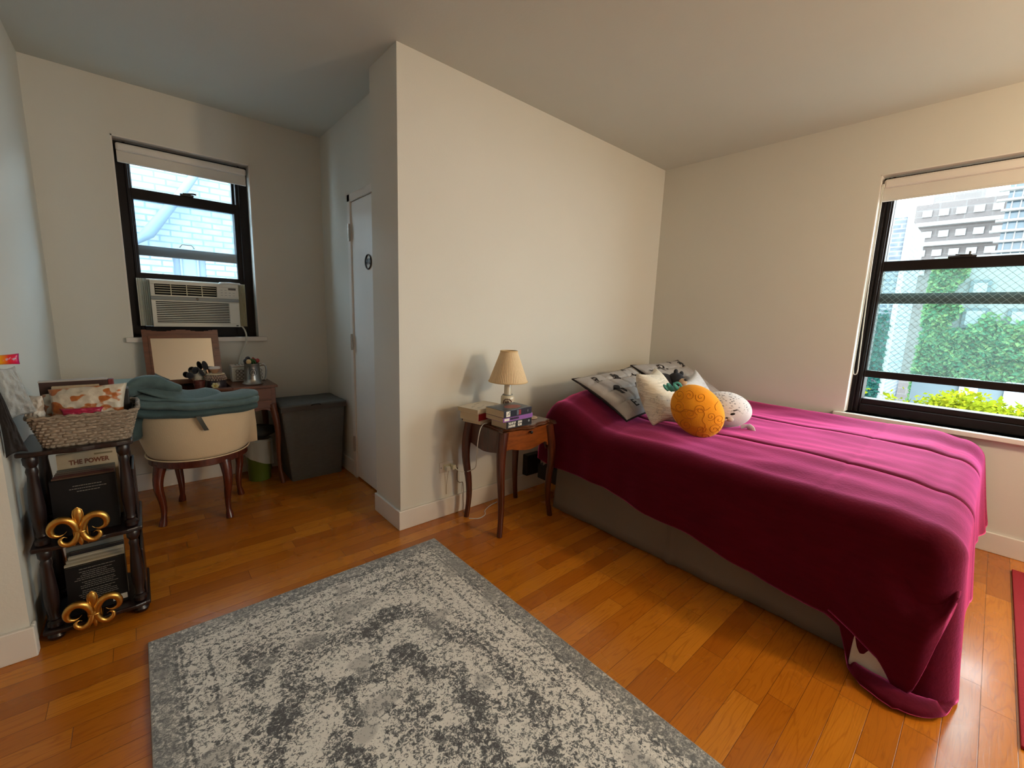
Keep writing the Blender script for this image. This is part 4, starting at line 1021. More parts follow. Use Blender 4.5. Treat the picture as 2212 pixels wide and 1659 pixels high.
# ------------------------------------------------------------------ vanity
def vanity():
    t = thing('vanity_table', 'wooden vanity table with drawers and lift up mirror under the left window', 'vanity', (-3.45, 1.32, 0))
    X0, X1, Y0, Y1 = -3.925, -2.968, 1.135, YC-.018; zt = .722
    b = B()
    wx0, wx1, wy0, wy1 = -3.66, -3.225, 1.185, 1.47
    for q in ((X0-.012, wx0, Y0-.012, Y1), (wx1, X1+.012, Y0-.012, Y1), (wx0, wx1, Y0-.012, wy0), (wx0, wx1, wy1, Y1)): b.box(*q, zt, zt+.016)
    b.build('top', VANW, t, bevel=.003)
    b = B(); b.box(wx0, wx1, wy0, wy1, zt-.045, zt-.038).box(wx0, wx0+.004, wy0, wy1, zt-.038, zt).box(wx1-.004, wx1, wy0, wy1, zt-.038, zt).box(wx0, wx1, wy0, wy0+.004, zt-.038, zt).box(wx0, wx1, wy1-.004, wy1, zt-.038, zt)
    b.build('well', MAHOG, t)
    # case: left and right drawer blocks, centre rail
    b = B(); b.box(X0, X0+.26, Y0+.008, Y1-.004, .57, zt).box(X1-.235, X1, Y0+.008, Y1-.004, .57, zt).box(X0+.26, X1-.235, Y0+.012, Y0+.03, .635, zt).box(X0+.26, X1-.235, Y1-.02, Y1-.004, .60, zt)
    b.build('case', VANW, t, bevel=.003)
    for (a0, a1) in ((X0+.028, X0+.235), (X1-.205, X1-.028)):
        d = bx(t, 'drawer', VANW, (a0, a1, Y0-.002, Y0+.008, .575, .632)); bx(t, 'upper_panel', VANW, (a0, a1, Y0+.000, Y0+.008, .640, .716), bevel=.002)
        k = B().lathe([(.004, 0), (.005, .008), (.011, .012), (.012, .017), (.007, .022), (0, .023)], (0, 0, 0), 16, 'Y', cap=False); k.v = [(p[0]+a0+.018, Y0-.002-p[1], p[2]+.605) for p in k.v]; k.build('knob', BRONZE, d, smooth=True)
    def ap(xa, xb):
        b = B(); P = [(xa, .575)]
        for i in range(15): u = i/14; P.append((lerp(xa, xb, u), .548+.018*sin(u*PI)-.006*cos(u*4*PI)))
        P.append((xb, .575)); b.prism([(x, z) for x, z in P], Y0+.004, Y0+.018, 'Y'); b.build('apron', VANW, t)
    ap(X0+.02, X0+.26); ap(X1-.235, X1-.02)
    for (tx, ty, fx, fy) in ((X0+.02, Y0+.02, X0-.005, Y0+.0), (X1-.024, Y0+.02, X1+.020, Y0+.018), (X0+.02, Y1-.03, X0+.0, Y1-.02), (X1-.02, Y1-.03, X1+.012, Y1-.02)):
        cabriole((tx, ty, .60), (fx, fy, 0), (-1 if tx < -3.5 else 1)*.6, (-.6 if ty < 1.3 else .3), VANZ, t, .028, .012, .018, rf=.015)
    # tilting mirror lid
    a = math.radians(7); O = Vector((-3.44, 1.462, zt+.0165)); X = Vector((1, 0, 0)); Z = Vector((-.02, sin(a)*.9, cos(a))).normalized(); N = X.cross(Z)
    w, h, fw_ = .205, .352, .037
    def P3(x, z, n): return O+X*x+Z*z+N*n
    def bar(b, x0, x1, z0, z1, n0, n1):
        b.hexa([P3(x0, z0, n0), P3(x1, z0, n0), P3(x1, z0, n1), P3(x0, z0, n1), P3(x0, z1, n0), P3(x1, z1, n0), P3(x1, z1, n1), P3(x0, z1, n1)])
    b = B(); bar(b, -w, w, 0, .03, -.002, .016); bar(b, -w, w, h-fw_, h, -.002, .016); bar(b, -w, -w+fw_, .03, h-fw_, -.002, .016); bar(b, w-fw_, w, .03, h-fw_, -.002, .016)
    bar(b, -w+fw_-.006, w-fw_+.006, h-fw_-.006, h-fw_+.008, .016, .022); bar(b, -w+fw_-.008, -w+fw_+.003, .03, h-fw_, .016, .022); bar(b, w-fw_-.003, w-fw_+.008, .03, h-fw_, .016, .022)
    # gently waved top edge
    for i in range(16):
        u0, u1 = i/16, (i+1)/16
        bar(b, lerp(-w, w, u0), lerp(-w, w, u1), h, h+.009+.006*cos((u0+u1-1)*2*PI), -.002, .016)
    b.build('mirror_frame', wood('mirror_frame_wood', (.075, .020, .008), (.16, .048, .020), .35, 'X'), t)
    b = B(); bar(b, -w+fw_, w-fw_, .028, h-fw_, .004, .008); b.build('mirror_glass', MIRROR, t)
    # prop the mirror on a rear block
    bx(t, 'mirror_hinge', BRONZE, (-3.46, -3.42, 1.455, 1.475, zt+.005, zt+.0155))
vanity()
ZV = .7385
def on_well(): return .684+.0005
zw = on_well()
# pots in the mirror well and on the table
def pot_bead():
    c = (-3.296, 1.275, zw); t = thing('beaded_pot', 'dark pot with a beaded rim and a pale flower holding makeup brushes', 'pot', c)
    b = B(); b.lathe([(0, 0), (.045, 0), (.056, .02), (.060, .055), (.055, .09), (.048, .10), (.046, .128), (.042, .128), (.042, .02), (0, .018)], c, 28, cap=False); b.build('body', M('dark_pot_glaze', (.03, .022, .03), .3, var=.3), t, smooth=True)
    b = B()
    for row, (r_, z) in enumerate(((.058, .100), (.055, .112), (.051, .122))):
        for k in range(24):
            a = (k+.5*row)*2*PI/24; b.ell((c[0]+r_*cos(a), c[1]+r_*sin(a), c[2]+z), (.0065,)*3, 5)
    b.build('bead_rim', M('ceramic_beads', (.36, .28, .24), .3, var=.5, vs=60), t, smooth=True)
    b = B(); b.lathe([(.044, .130), (.052, .131), (.052, .137), (.044, .139)], c, 28); b.build('rim', M('cream_rim', (.62, .52, .36), .4), t, smooth=True)
    a0 = math.atan2(CP.y-c[1], CP.x-c[0])-.1; F0 = Vector((c[0]+.060*cos(a0), c[1]+.060*sin(a0), c[2]+.062)); tx = Vector((-sin(a0), cos(a0), 0)); nn = Vector((cos(a0), sin(a0), 0))
    b = B()
    for k in range(6):
        a = k*PI/3; b.ell(F0+tx*cos(a)*.013+Vector((0, 0, 1))*sin(a)*.013+nn*.001, (.0095, .0095, .0095) if 0 else (.009, .005, .009), 8)
    fl = b.build('flower', M('pale_flower', (.62, .60, .34), .5), t, smooth=True)
    B().ell(F0+nn*.006, (.006, .004, .006), 8).build('flower_centre', M('flower_yellow', (.55, .36, .04), .5), t, smooth=True)
pot_bead()
def simple_pot(name, label, cat, c, prof, m_, deco=None):
    o = B().lathe(prof, c, 28, cap=False).build(name, m_, None, smooth=True)
    return tag(o, label, cat)
simple_pot('terracotta_pot', 'small red brown pot in front of the mirror', 'pot', (-3.392, 1.235, zw), [(0, 0), (.022, 0), (.028, .05), (.028, .08), (.032, .081), (.032, .10), (.028, .10), (.026, .02), (0, .02)], M('terracotta', (.10, .018, .012), .5))
simple_pot('brush_cup', 'white ceramic cup behind the red brown pot, holding brushes', 'cup', (-3.378, 1.335, zw), [(0, 0), (.030, 0), (.036, .06), (.036, .155), (.033, .155), (.032, .02), (0, .02)], print_cushion('painted_white_ceramic', (.66, .62, .52), (.05, .12, .09), .45, None, 40))
HAND = M('rose_gold_handle', (.55, .33, .22), .3, .8); BRIS = plush('dark_bristles', (.02, .022, .03), var=.3); BRIT = plush('white_bristles', (.6, .6, .62))
def brush(label, base, tip, kind, hr=.017):
    t = thing('makeup_brush', label, 'brush', base, 0, 'makeup brushes by the mirror'); A, Bv = Vector(base), Vector(tip); d = (Bv-A).normalized()
    B().tube([A, A+(Bv-A)*.55, A+(Bv-A)*.80], [.003, .004, .006], 10).build('handle', HAND, t, smooth=True)
    P = A+(Bv-A)*.80; L = (Bv-A).length*.2+.012
    q = d.to_track_quat('Z', 'Y').to_matrix()
    if kind == 'fan':
        b = B(); b.lathe([(.006, 0), (.012, .02), (.030, .050)], (0, 0, 0), 20); b.v = [tuple(P+q @ Vector((p[0], p[1]*.5, p[2]))) for p in b.v]; b.build('ferrule', HAND, t, smooth=True)
        b = B(); b.lathe([(.030, .050), (.034, .058), (.030, .066), (0, .068)], (0, 0, 0), 20); b.v = [tuple(P+q @ Vector((p[0], p[1]*.5, p[2]))) for p in b.v]; b.build('bristles', BRIT, t, smooth=True)
    else:
        b = B(); b.ell(P+d*L*.5, (hr, hr, L*.62), 12, q); b.build('bristles', BRIS, t, smooth=True)
brush('dark round makeup brush leaning furthest left in the white cup', (-3.375, 1.335, .70), (-3.435, 1.31, .818), 'r', .020)
brush('large dark oval makeup brush in the white cup, above the leftmost brush', (-3.372, 1.340, .70), (-3.398, 1.32, .850), 'r', .024)
brush('dark makeup brush standing tallest in the beaded pot', (-3.305, 1.275, .70), (-3.352, 1.29, .890), 'r', .016)
brush('flat topped makeup brush with pale bristle tips in the beaded pot', (-3.30, 1.27, .70), (-3.300, 1.27, .828), 'fan')
brush('small makeup brush between the oval brush and the flat topped one', (-3.30, 1.28, .70), (-3.375, 1.28, .838), 'r', .012)
# radio with lattice
def speaker():
    x0, x1, y0, y1, z0, z1 = -3.19, -2.975, 1.375, 1.465, ZV, ZV+.118
    t = thing('lattice_speaker', 'small white speaker box with lattice front behind the metal tankard', 'speaker', ((x0+x1)/2, (y0+y1)/2, z0))
    bx(t, 'body', PLWHITE, (x0, x1, y0, y1, z0, z1-.012), bevel=.006); bx(t, 'lid', TRIM, (x0-.001, x1+.001, y0-.001, y1+.001, z1-.012, z1), bevel=.005)
    b = B()
    for i in range(7):
        for j in range(3):
            cx, cz = x0+.035+i*.024, z0+.024+j*.026
            P = [(cx+.0105*cos(k*PI/8), y0-.001, cz+.0105*sin(k*PI/8)) for k in range(16)]; b.tube(P, .0018, 5, closed=True)
    b.build('lattice', M('lattice_shadow_grey', (.12, .115, .10), .8), t)
    b = B()
    for k in range(9): b.box(x0+.03+k*.02, x0+.036+k*.02, y0+.015, y1-.015, z1, z1+.0015)
    b.build('top_vents', M('vent_grey', (.18, .18, .17), .8), t)
speaker()
def tankard():
    c = (-3.085, 1.245, ZV); t = thing('pewter_tankard', 'pewter tankard with an engraved round crest on the right of the vanity', 'mug', c)
    PW = M('pewter', (.36, .36, .35), .28, 1, var=.12, vs=14)
    b = B().lathe([(0, .002), (.062, 0), (.066, .004), (.062, .010), (.054, .018), (.051, .04), (.049, .09), (.047, .135), (.050, .140), (.050, .144), (.046, .144), (.046, .03), (0, .03)], c, 40, cap=False); b.build('body', PW, t, smooth=True)
    a = math.radians(-12); d = Vector((cos(a), sin(a), 0)); C_ = Vector(c)
    P = [C_+d*.046+Vector((0, 0, .128)), C_+d*.070+Vector((0, 0, .132)), C_+d*.084+Vector((0, 0, .115)), C_+d*.084+Vector((0, 0, .07)), C_+d*.076+Vector((0, 0, .035)), C_+d*.066+Vector((0, 0, .028)), C_+d*.050+Vector((0, 0, .034))]
    B().tube(catm(P, 5), .0055, 8).build('handle', PW, t, smooth=True)
    a0 = math.atan2(CP.y-c[1], CP.x-c[0])+.10
    def on(aa, z, r_=.0508): return (c[0]+r_*cos(a0+aa), c[1]+r_*sin(a0+aa), c[2]+z)
    b = B(); b.tube([on(.42*cos(k*PI/12), .085+.021*sin(k*PI/12)) for k in range(24)], .0014, 6, closed=True)
    b.tube([on(-.15, .072), on(-.1, .09), on(.02, .098), on(.15, .09), on(.10, .078), on(.0, .086)], .003, 6).tube([on(.12, .09), on(.16, .075), on(.05, .070)], .0025, 6)
    b.build('engraved_crest', M('dark_engraving', (.08, .08, .08), .5, .6), t, smooth=True)
tankard()
TB = Vector((-3.085, 1.245, ZV+.02)); G3 = 'things standing in the pewter tankard'
def stick(name, label, cat, off, top, r_, m_, sc_=(1, 1, 1.1)):
    t = thing(name, label, cat, tuple(TB+Vector((off[0]*.4, off[1]*.4, 0))), 0, G3)
    B().tube([TB+Vector((off[0]*.4, off[1]*.4, .0)), TB+Vector((off[0], off[1], top-.02))], .003, 8).build('handle', HAND, t, smooth=True)
    B().ell(TB+Vector((off[0], off[1], top)), (r_*sc_[0], r_*sc_[1], r_*sc_[2]), 12).build('head', m_, t, smooth=True)
stick('makeup_brush', 'dark navy brush head at the left rim of the tankard', 'brush', (-.036, -.008), .142, .016, BRIS)
stick('makeup_brush', 'dark navy brush head standing tallest in the tankard', 'brush', (-.020, .012), .155, .017, BRIS)
stick('makeup_brush', 'cream brush head at the front left of the tankard', 'brush', (-.022, -.022), .138, .016, plush('cream_bristles', (.62, .46, .24)))
stick('red_ball_stick', 'red ball on a stick at the right rim of the tankard', 'ornament', (.034, -.004), .143, .0145, M('soft_red', (.32, .035, .03), .5))
t = thing('artificial_succulent', 'small green and red artificial plant in the tankard', 'plant', tuple(TB)); q = B(); q2 = B()
for k in range(26):
    a = R.uniform(0, 2*PI); rr0 = R.uniform(.002, .016); q.ell(TB+Vector((.010+rr0*cos(a), rr0*sin(a)-.004, .125+R.uniform(0, .024))), (.0055, .0055, .010), 6)
for k in range(5): q2.ell(TB+Vector((.012+R.uniform(-.004, .010), R.uniform(-.006, .006), .155+R.uniform(-.003, .006))), (.006, .006, .007), 6)
q.tube([TB+Vector((0, 0, .01)), TB+Vector((.01, -.002, .13))], .004, 6)
q.build('leaves', M('succulent_green', (.035, .11, .025), .5, var=.4), t, smooth=True); q2.build('red_buds', M('bud_red', (.22, .03, .02), .5), t, smooth=True)
# pale blue case at the left end of the vanity
o = bx(None, 'storage_case', M('pale_blue_plastic', (.28, .52, .60), .3), (-3.90, -3.685, 1.17, 1.42, ZV, ZV+.062), bevel=.01); tag(o, 'flat pale blue case on the left end of the vanity table', 'case')

# ------------------------------------------------------------------ hamper
def hamper():
    t = thing('laundry_hamper', 'tall dark grey woven laundry hamper with a lid in the corner by the white door', 'hamper', (-2.72, 1.27, 0))
    m_ = NT('grey_woven_hamper'); o = m_.obj(); x, y, z = m_.sep(o)
    wv = m_.math('MULTIPLY', m_.math('SINE', m_.math('MULTIPLY', z, 900)), m_.math('SINE', m_.math('MULTIPLY', m_.math('ADD', x, y), 700)))
    st_ = m_.noise(m_.mapn(o, (3, 3, 60)), 6, 3); c = m_.mix(st_, (.08, .085, .086), (.22, .225, .22)); c = m_.mix(m_.math('MULTIPLY', m_.noise(m_.mapn(o, (60, 60, 3)), 5, 2), .7), c, (.10, .105, .105))
    m_.bsdf(c, .9, 0, m_.bump(m_.math('ADD', wv, m_.math('MULTIPLY', st_, 2)), .5, .003)); HM = m_.m
    b = B(); xb0, xb1, yb0, yb1 = -2.893, -2.528, 1.125, 1.41; xt0, xt1, yt0, yt1 = -2.948, -2.500, 1.095, 1.45; z1 = .552
    rings = []
    for i in range(9):
        u = i/8; x0, x1, y0, y1 = lerp(xb0, xt0, u), lerp(xb1, xt1, u), lerp(yb0, yt0, u), lerp(yb1, yt1, u); P = []; r_ = .018
        for (cx, cy, a0) in ((x1-r_, y1-r_, 0), (x0+r_, y1-r_, 90), (x0+r_, y0+r_, 180), (x1-r_, y0+r_, 270)):
            for k in range(5): a = math.radians(a0+k*22.5); P.append((cx+r_*cos(a), cy+r_*sin(a), lerp(.001, z1, u)))
        rings.append(P)
    loft(b, rings); b.build('body', HM, t, smooth=True)
    b = B(); b.grid(lambda u, v: (lerp(xt0-.004, xt1+.004, u), lerp(yt0-.006, yt1+.004, v), z1+.022+.006*sin(u*5+1)*sin(v*PI)+.005*noise.noise(Vector((u*5, v*4, 2)))), 24, 16)
    l = b.build('lid', HM, t, smooth=True, ang=0, solid=.018)
    b = B(); b.box(xt0-.004, xt1+.004, yt0-.008, yt0-.004, z1-.012, z1+.02); b.build('lid_border', M('hamper_border', (.085, .075, .07), .85), t)
    b = B(); b.tube(catm([(-2.75, yt0-.008, z1+.020), (-2.735, yt0-.020, z1+.028), (-2.70, yt0-.020, z1+.028), (-2.685, yt0-.008, z1+.020)], 4), .004, 6); b.build('lid_loop', BLKF, t, smooth=True)
hamper()
# bin with a white bag, dark cloth on top
t = thing('waste_bin', 'green waste bin with a white liner under the vanity', 'bin', (-3.062, 1.34, 0))
B().lathe([(0, .001), (.072, .001), (.088, .255), (.091, .262), (.085, .262), (.069, .01), (0, .01)], (-3.062, 1.34, 0), 32, cap=False).build('bucket', M('olive_green_plastic', (.10, .15, .015), .4), t, smooth=True)
b = B(); b.lathe([(.0935, .175), (.094, .26), (.098, .285), (.085, .30), (.078, .25)], (-3.062, 1.34, 0), 40, cap=False, mod=lambda a, h: 1+.03*sin(a*7+h*30)+.02*sin(a*13))
b.v = [(p[0], p[1], p[2]-.045*(1+cos(math.atan2(p[1]-1.34, p[0]+3.062)+.3))*(1 if p[2] < .2 else .2)+.03) for p in b.v]; b.build('liner_bag', M('white_liner', (.42, .42, .36), .4), t, smooth=True)
b = B(); b.ell((-3.055, 1.35, .365), (.125, .085, .048), 16, None, fn=lambda q: q*(1+.15*noise.noise(q*18))); o = b.build('dark_garment', M('charcoal_cloth', (.028, .030, .027), .9, var=.3), None, smooth=True); tag(o, 'crumpled charcoal cloth lying on the waste bin under the vanity', 'cloth')

# ------------------------------------------------------------------ tiered shelf
SX0, SX1, SY0, SY1 = -4.018, -3.722, .003, .298
def shelf():
    t = thing('tiered_shelf', 'dark three tier shelf stand with turned posts in the left corner', 'shelf', ((SX0+SX1)/2, (SY0+SY1)/2, 0))
    def board(z, nm, ov=.006):
        P = []; n = 20
        for i in range(n+1):
            u = i/n; P.append((lerp(SX0-ov, SX1+ov, u), SY0-ov-.006*cos((u-.5)*2*PI)+.004*cos(u*6*PI)))
        P += [(SX1+ov, SY1+ov), (SX0-ov, SY1+ov)]
        b = B(); b.prism(P, z-.018, z, 'Z'); b.build(nm, DARKW, t, bevel=.005)
    board(.746, 'shelf_board'); board(.385, 'shelf_board'); board(.052, 'shelf_board')
    for (z0, z1) in ((.052, .367), (.385, .728)):
        L = z1-z0
        prof = [(.016, 0), (.021, .015), (.021, .06), (.013, .085), (.017, .11), (.014, .14), (.020, .30), (.0215, .42), (.018, .60), (.014, .78), (.017, .83), (.013, .87), (.020, .91), (.021, .97), (.016, 1)]
        for x in (SX0+.026, SX1-.026):
            for y in (SY0+.030, SY1-.030):
                B().lathe([(r_, z0+q*L) for r_, q in prof], (x, y, 0), 20).build('post', DARKW, t, smooth=True)
        bx(t, 'side_panel', DARKW, (SX1-.010, SX1-.002, SY0+.06, SY1-.02, z0+.0005, z0+L*.66), bevel=.003)
        bx(t, 'side_panel', DARKW, (SX0+.002, SX0+.010, SY0+.06, SY1-.02, z0+.0005, z0+L*.30), bevel=.003)
    for x in (SX0+.026, SX1-.026):
        for y in (SY0+.030, SY1-.030):
            B().lathe([(.010, 0), (.022, .006), (.026, .018), (.018, .034)], (x, y, 0), 18).build('foot', DARKW, t, smooth=True)
shelf()
G4 = 'books and magazines standing on the upper tier of the dark shelf'; G5 = 'books and magazines standing on the lower tier of the dark shelf'
def sbook(label, x0, x1, y, th, z0, h, m_, grp, tilt=0, name='book', hard=True, sk=0):
    # stands upright facing the room, leaning back by tilt; sk rises the left/right side
    t = thing(name, label, 'book', ((x0+x1)/2, y, z0), 0, grp); w = x1-x0
    Mx = Matrix.Rotation(-tilt, 4, 'X')
    b = B(); k = .002
    b.box(-w/2, w/2, 0, k, 0, h).box(-w/2, w/2, th-k, th, 0, h).box(-w/2, -w/2+k, k, th-k, 0, h); b.xf(Mx); b.build('cover', m_, t, local=True)
    b = B().box(-w/2+k+.0003, w/2-.003, k+.0003, th-k-.0003, .002, h-.003); b.xf(Mx); b.build('page_block', PAGEB, t, local=True)
    return t, Mx, w, h
def face_text(T, s, size, x, z, m_, align='CENTER', xs=1, bold=0):
    t, Mx, w, h = T; vs, fs = text_geo(s, size, align, bold); b = B(); b.add([(x+v[0]*xs, -.0006, z+v[1]) for v in vs], fs); b.xf(Mx); b.build('cover_lettering', m_, t, local=True)
blk = M('black_matt_cover', (.006, .006, .007), .55, var=.06, **{'Specular IOR Level': .25}); INKG = M('faint_silver_ink', (.20, .19, .17), .5)
zu, zl = .3865, .0535
T = sbook('black book with faint silver lettering at the front of the upper tier', -3.962, -3.782,   .062, .016, zu, .218, blk, G4, .05)
q = B(); rnd = random.Random(8)
for zz, hw in ((.188, .040), (.177, .050), (.166, .030)):
    x_ = -hw+.01
    while x_ < hw+.01:
        l_ = rnd.uniform(.003, .009); q.box(x_, x_+l_, -.0008, -.0003, zz, zz+.0026); x_ += l_+.0016
q.xf(T[1]); q.build('cover_text_lines', INKG, T[0], local=True)
cols = [((.10, .05, .03), .2205, 'thin tan book directly behind the front black book on the upper tier'), ((.07, .02, .018), .2225, 'thin dark red book second behind the front black book on the upper tier'), ((.09, .06, .05), .2245, 'thin brown book third behind the front black book on the upper tier'), ((.12, .10, .08), .2260, 'thin taupe book fourth behind the front black book on the upper tier'), ((.09, .085, .07), .2290, 'grey olive book just in front of the cream book on the upper tier')]
y = .0845
for i, (c_, h_, lb) in enumerate(cols):
    sbook(lb, -3.958+i*.002, -3.787+i*.001, y, .012+.002*(i % 3), zu, h_, cover('shelf_cover_%s' % 'abcde'[i], c_), G4, .05, hard=False); y += .0195
T = sbook('cream book titled THE POWER at the back of the upper tier', -3.950, -3.775, .196, .020, zu, .2840, cover('tan_cream_cover', (.44, .36, .25), .6), G4, .03)
face_text(T, 'THE POWER', .026, .004, .246, M('rust_ink', (.16, .045, .02), .6), xs=.80, bold=.001)
q = B(); q.box(.02, .075, -.001, -.0003, .268, .275); q.xf(T[1]); q.build('cover_band', M('olive_band', (.20, .16, .09), .6), T[0], local=True)
T = sbook('black book covered with lines of small lettering at the front of the lower tier', -3.955, -3.783, .060, .014, zl, .196, blk, G5, .06)
q = B(); rnd = random.Random(5); zz = .180
for k in range(17):
    if k in (1, 6, 10): zz -= .004
    w_ = rnd.uniform(.030, .062); xoff = rnd.uniform(-.006, .006)
    x_ = -w_+xoff
    while x_ < w_+xoff:
        l_ = rnd.uniform(.003, .012); q.box(x_, x_+l_, -.0008, -.0003, zz, zz+.0022); x_ += l_+.0016
    zz -= .0078
q.xf(T[1]); q.build('cover_text_lines', INKG, T[0], local=True)
q = B(); q.box(.038, .082, -.0009, -.0003, .012, .034); q.xf(T[1]); q.build('barcode_label', M('white_label', (.5, .5, .46), .6), T[0], local=True)
y = .082
for i, (c_, h_, lb) in enumerate([((.44, .38, .28), .200, 'cream booklet directly behind the front black book on the lower tier'), ((.36, .32, .25), .206, 'pale magazine second behind the front black book on the lower tier'), ((.46, .42, .34), .212, 'cream magazine third behind the front black book on the lower tier'), ((.02, .018, .02), .222, 'dark brown book behind the pale magazines on the lower tier'), ((.16, .17, .16), .236, 'grey folder at the back of the lower tier')]):
    sbook(lb, -3.953+.004*i*(i < 4)-.004, -3.785, y, .013 if i != 3 else .016, zl, h_, cover('lower_cover_%s' % 'abcde'[i], c_), G5, .05, hard=False); y += .0205
def fleur(label, c, s):
    t = thing('fleur_de_lis_bookend', label, 'bookend', c, 0, 'gold fleur de lis bookends'); C_ = Vector(c)
    def P(x, z, y=0): return C_+Vector((x*s*.84, y*s, z*s))
    q = B(); prof = [(.01, .46), (.05, .52), (.075, .60), (.105, .74), (.115, .84), (.095, .94), (.05, 1.0), (.005, 1.02)]
    q.lathe([(r_, h_) for r_, h_ in prof], (0, 0, 0), 20); q.v = [tuple(P(p[0], p[2], p[1]*.6)) for p in q.v]; q.build('centre_petal', GOLD, t, smooth=True)
    q = B()
    for k in (-1, 1): q.tube([P(k*.055, .55, -.02), P(k*.10, .70, -.03), P(k*.118, .84, -.03), P(k*.09, .95, -.03), P(0, 1.02, -.03)], .014*s, 8)
    q.build('petal_rim', GOLD, t, smooth=True)
    for k in (-1, 1):
        pts = [(.06, .40), (.10, .56), (.20, .70), (.36, .76), (.52, .70), (.60, .56), (.57, .42), (.46, .36), (.34, .38), (.27, .44)]
        Q = catm([P(k*a, b_, -.02) for a, b_ in pts], 5); n = len(Q); q = B()
        q.tube(Q, [s*.085*(sin(PI*min(1, (i/n)*.9+.22)))**.8+.0008 for i in range(n)], 12); q.build('side_scroll', GOLD, t, smooth=True)
        pts = [(.05, .40), (.07, .26), (.15, .13), (.28, .08), (.40, .14), (.43, .24), (.36, .30), (.28, .27)]
        Q = catm([P(k*a, b_, -.01) for a, b_ in pts], 5); n = len(Q); q = B()
        q.tube(Q, [s*.064*(sin(PI*min(1, (i/n)*.85+.25)))**.8+.0008 for i in range(n)], 12); q.build('lower_scroll', GOLD, t, smooth=True)
    q = B()
    for z_ in (.37, .405, .44): q.tube([P(.125*cos(a*PI/10), z_, .07*sin(a*PI/10)) for a in range(20)], .018*s, 8, closed=True)
    q.build('band', GOLD, t, smooth=True)
    q = B(); q.lathe([(.02, .0), (.055, .06), (.065, .14), (.045, .26), (.035, .38)], (0, 0, 0), 16); q.v = [tuple(P(p[0], p[2], p[1]*.7)) for p in q.v]
    for k in (-1, 1): q.tube([P(k*.04, .38), P(k*.07, .22), P(k*.12, .10), P(k*.16, .02)], [.03*s, .035*s, .03*s, .015*s], 8)
    q.build('lower_petal', GOLD, t, smooth=True)
    zp = .386 if c[2] > .2 else .053; q = B(); q.box(c[0]-.02, c[0]+.02, c[1]+.012, c[1]+.014, c[2]+.02, zp+.06).box(c[0]-.02, c[0]+.02, c[1]+.012, c[1]+.085, zp, zp+.0015); q.build('backing_plate', GOLD, t)
fleur('gold fleur de lis bookend on the upper tier', (-3.888, -.030, .378), .146)
fleur('gold fleur de lis bookend on the lower tier', (-3.880, -.032, .036), .146)

# ------------------------------------------------------------------ basket with snack bags
def basket():
    x0, x1, y0, y1, z0, z1 = -3.955, -3.725, .022, .255, .7465, .862
    t = thing('wicker_basket', 'grey wicker basket full of snack bags on top of the dark shelf', 'basket', ((x0+x1)/2, (y0+y1)/2, z0))
    m_ = NT('grey_wicker'); o = m_.obj(); x, y, z = m_.sep(o)
    n_ = m_.noise(m_.mapn(o, (8, 8, 40)), 9, 3); c = m_.ramp(n_, [(.3, (.07, .052, .036)), (.5, (.25, .20, .15)), (.72, (.42, .35, .27))]); m_.bsdf(c, .75, 0, m_.bump(m_.noise(m_.mapn(o, (1, 1, 6)), 90, 2), .4, .002)); WK = m_.m
    def rect(u):  # perimeter param -> corner-rounded unit rectangle
        k = (u % 1)*4; e = int(k); f = k-e
        return [(f*2-1, -1), (1, f*2-1), (1-f*2, 1), (-1, 1-f*2)][e]
    NU, NV = 192, 40
    def fn(inn):
        def g(u, v):
            ax, ay = rect(u); hx = lerp((x1-x0)/2, (x1-x0)/2+.030, v); hy = lerp((y1-y0)/2, (y1-y0)/2+.022, v)
            k = 1/max(1, (abs(ax)**8+abs(ay)**8)**(1/8)); row = int(v*9.999); ph = u*4*14+(row % 2)*.5
            d = (.0045*(abs(sin(PI*ph))) + .0035*abs(sin(PI*v*10)))*(1 if not inn else 0)-(.012 if inn else 0)
            return ((x0+x1)/2+ax*k*(hx+d), (y0+y1)/2+ay*k*(hy+d), lerp(z0, z1, v))
        return g
    b = B(); b.grid(fn(False), NU, NV, wu=True); b.build('woven_wall', WK, t, smooth=True)
    b = B(); b.grid(fn(True), 48, 4, wu=True); b.box(x0+.01, x1-.01, y0+.01, y1-.01, z0, z0+.006); b.build('inner_lining', WK, t)
    b = B(); P = []
    for i in range(96):
        q = fn(False)(i/96, 1); P.append((q[0], q[1], q[2]+.003*sin(i*2.2)))
    b.tube(P, .0075, 8, closed=True); b.build('rim', WK, t, smooth=True)
basket()
def snack_mat(name, base, c1, c2, s=14, th=.52):
    t = NT(name); o = t.obj(); n1 = t.noise(t.mapn(o, (1, 1, 1.6)), s, 1); f = t.map(n1, th-.015, th+.015, 0, 1)
    cc = t.mix(t.noise(o, s*4, 3), c1, c2); c = t.mix(f, base, cc)
    t.bsdf(c, .35, 0, t.bump(t.noise(o, 30, 4, .6), .5, .01)); return t.m
SN = snack_mat('printed_snack_film', (.50, .46, .38), (.26, .055, .012), (.45, .16, .035), 22, .50)
def crinkle(u, v): return .008*noise.noise(Vector((u*7, v*6, 1)))+.004*noise.noise(Vector((u*17, v*13, 5)))
o, _ = pillow('snack_bag', SN, None, [(-3.935, .115, .948), (-3.715, .085, .962), (-3.930, .058, .835), (-3.735, .058, .835)], .05, 34, 26, bow=.02, puff=.4, detail=crinkle)
tag(o, 'white and orange printed snack bag at the front of the basket', 'bag')
o, _ = pillow('snack_bag', snack_mat('pale_snack_film', (.50, .47, .42), (.30, .22, .15), (.42, .36, .3), 16, .60), None, [(-3.995, .07, .945), (-3.940, .03, .940), (-3.985, .05, .83), (-3.945, .03, .83)], .035, 22, 22, bow=.03, puff=.45, detail=crinkle)
tag(o, 'pale crinkled snack bag at the left end of the basket', 'bag')
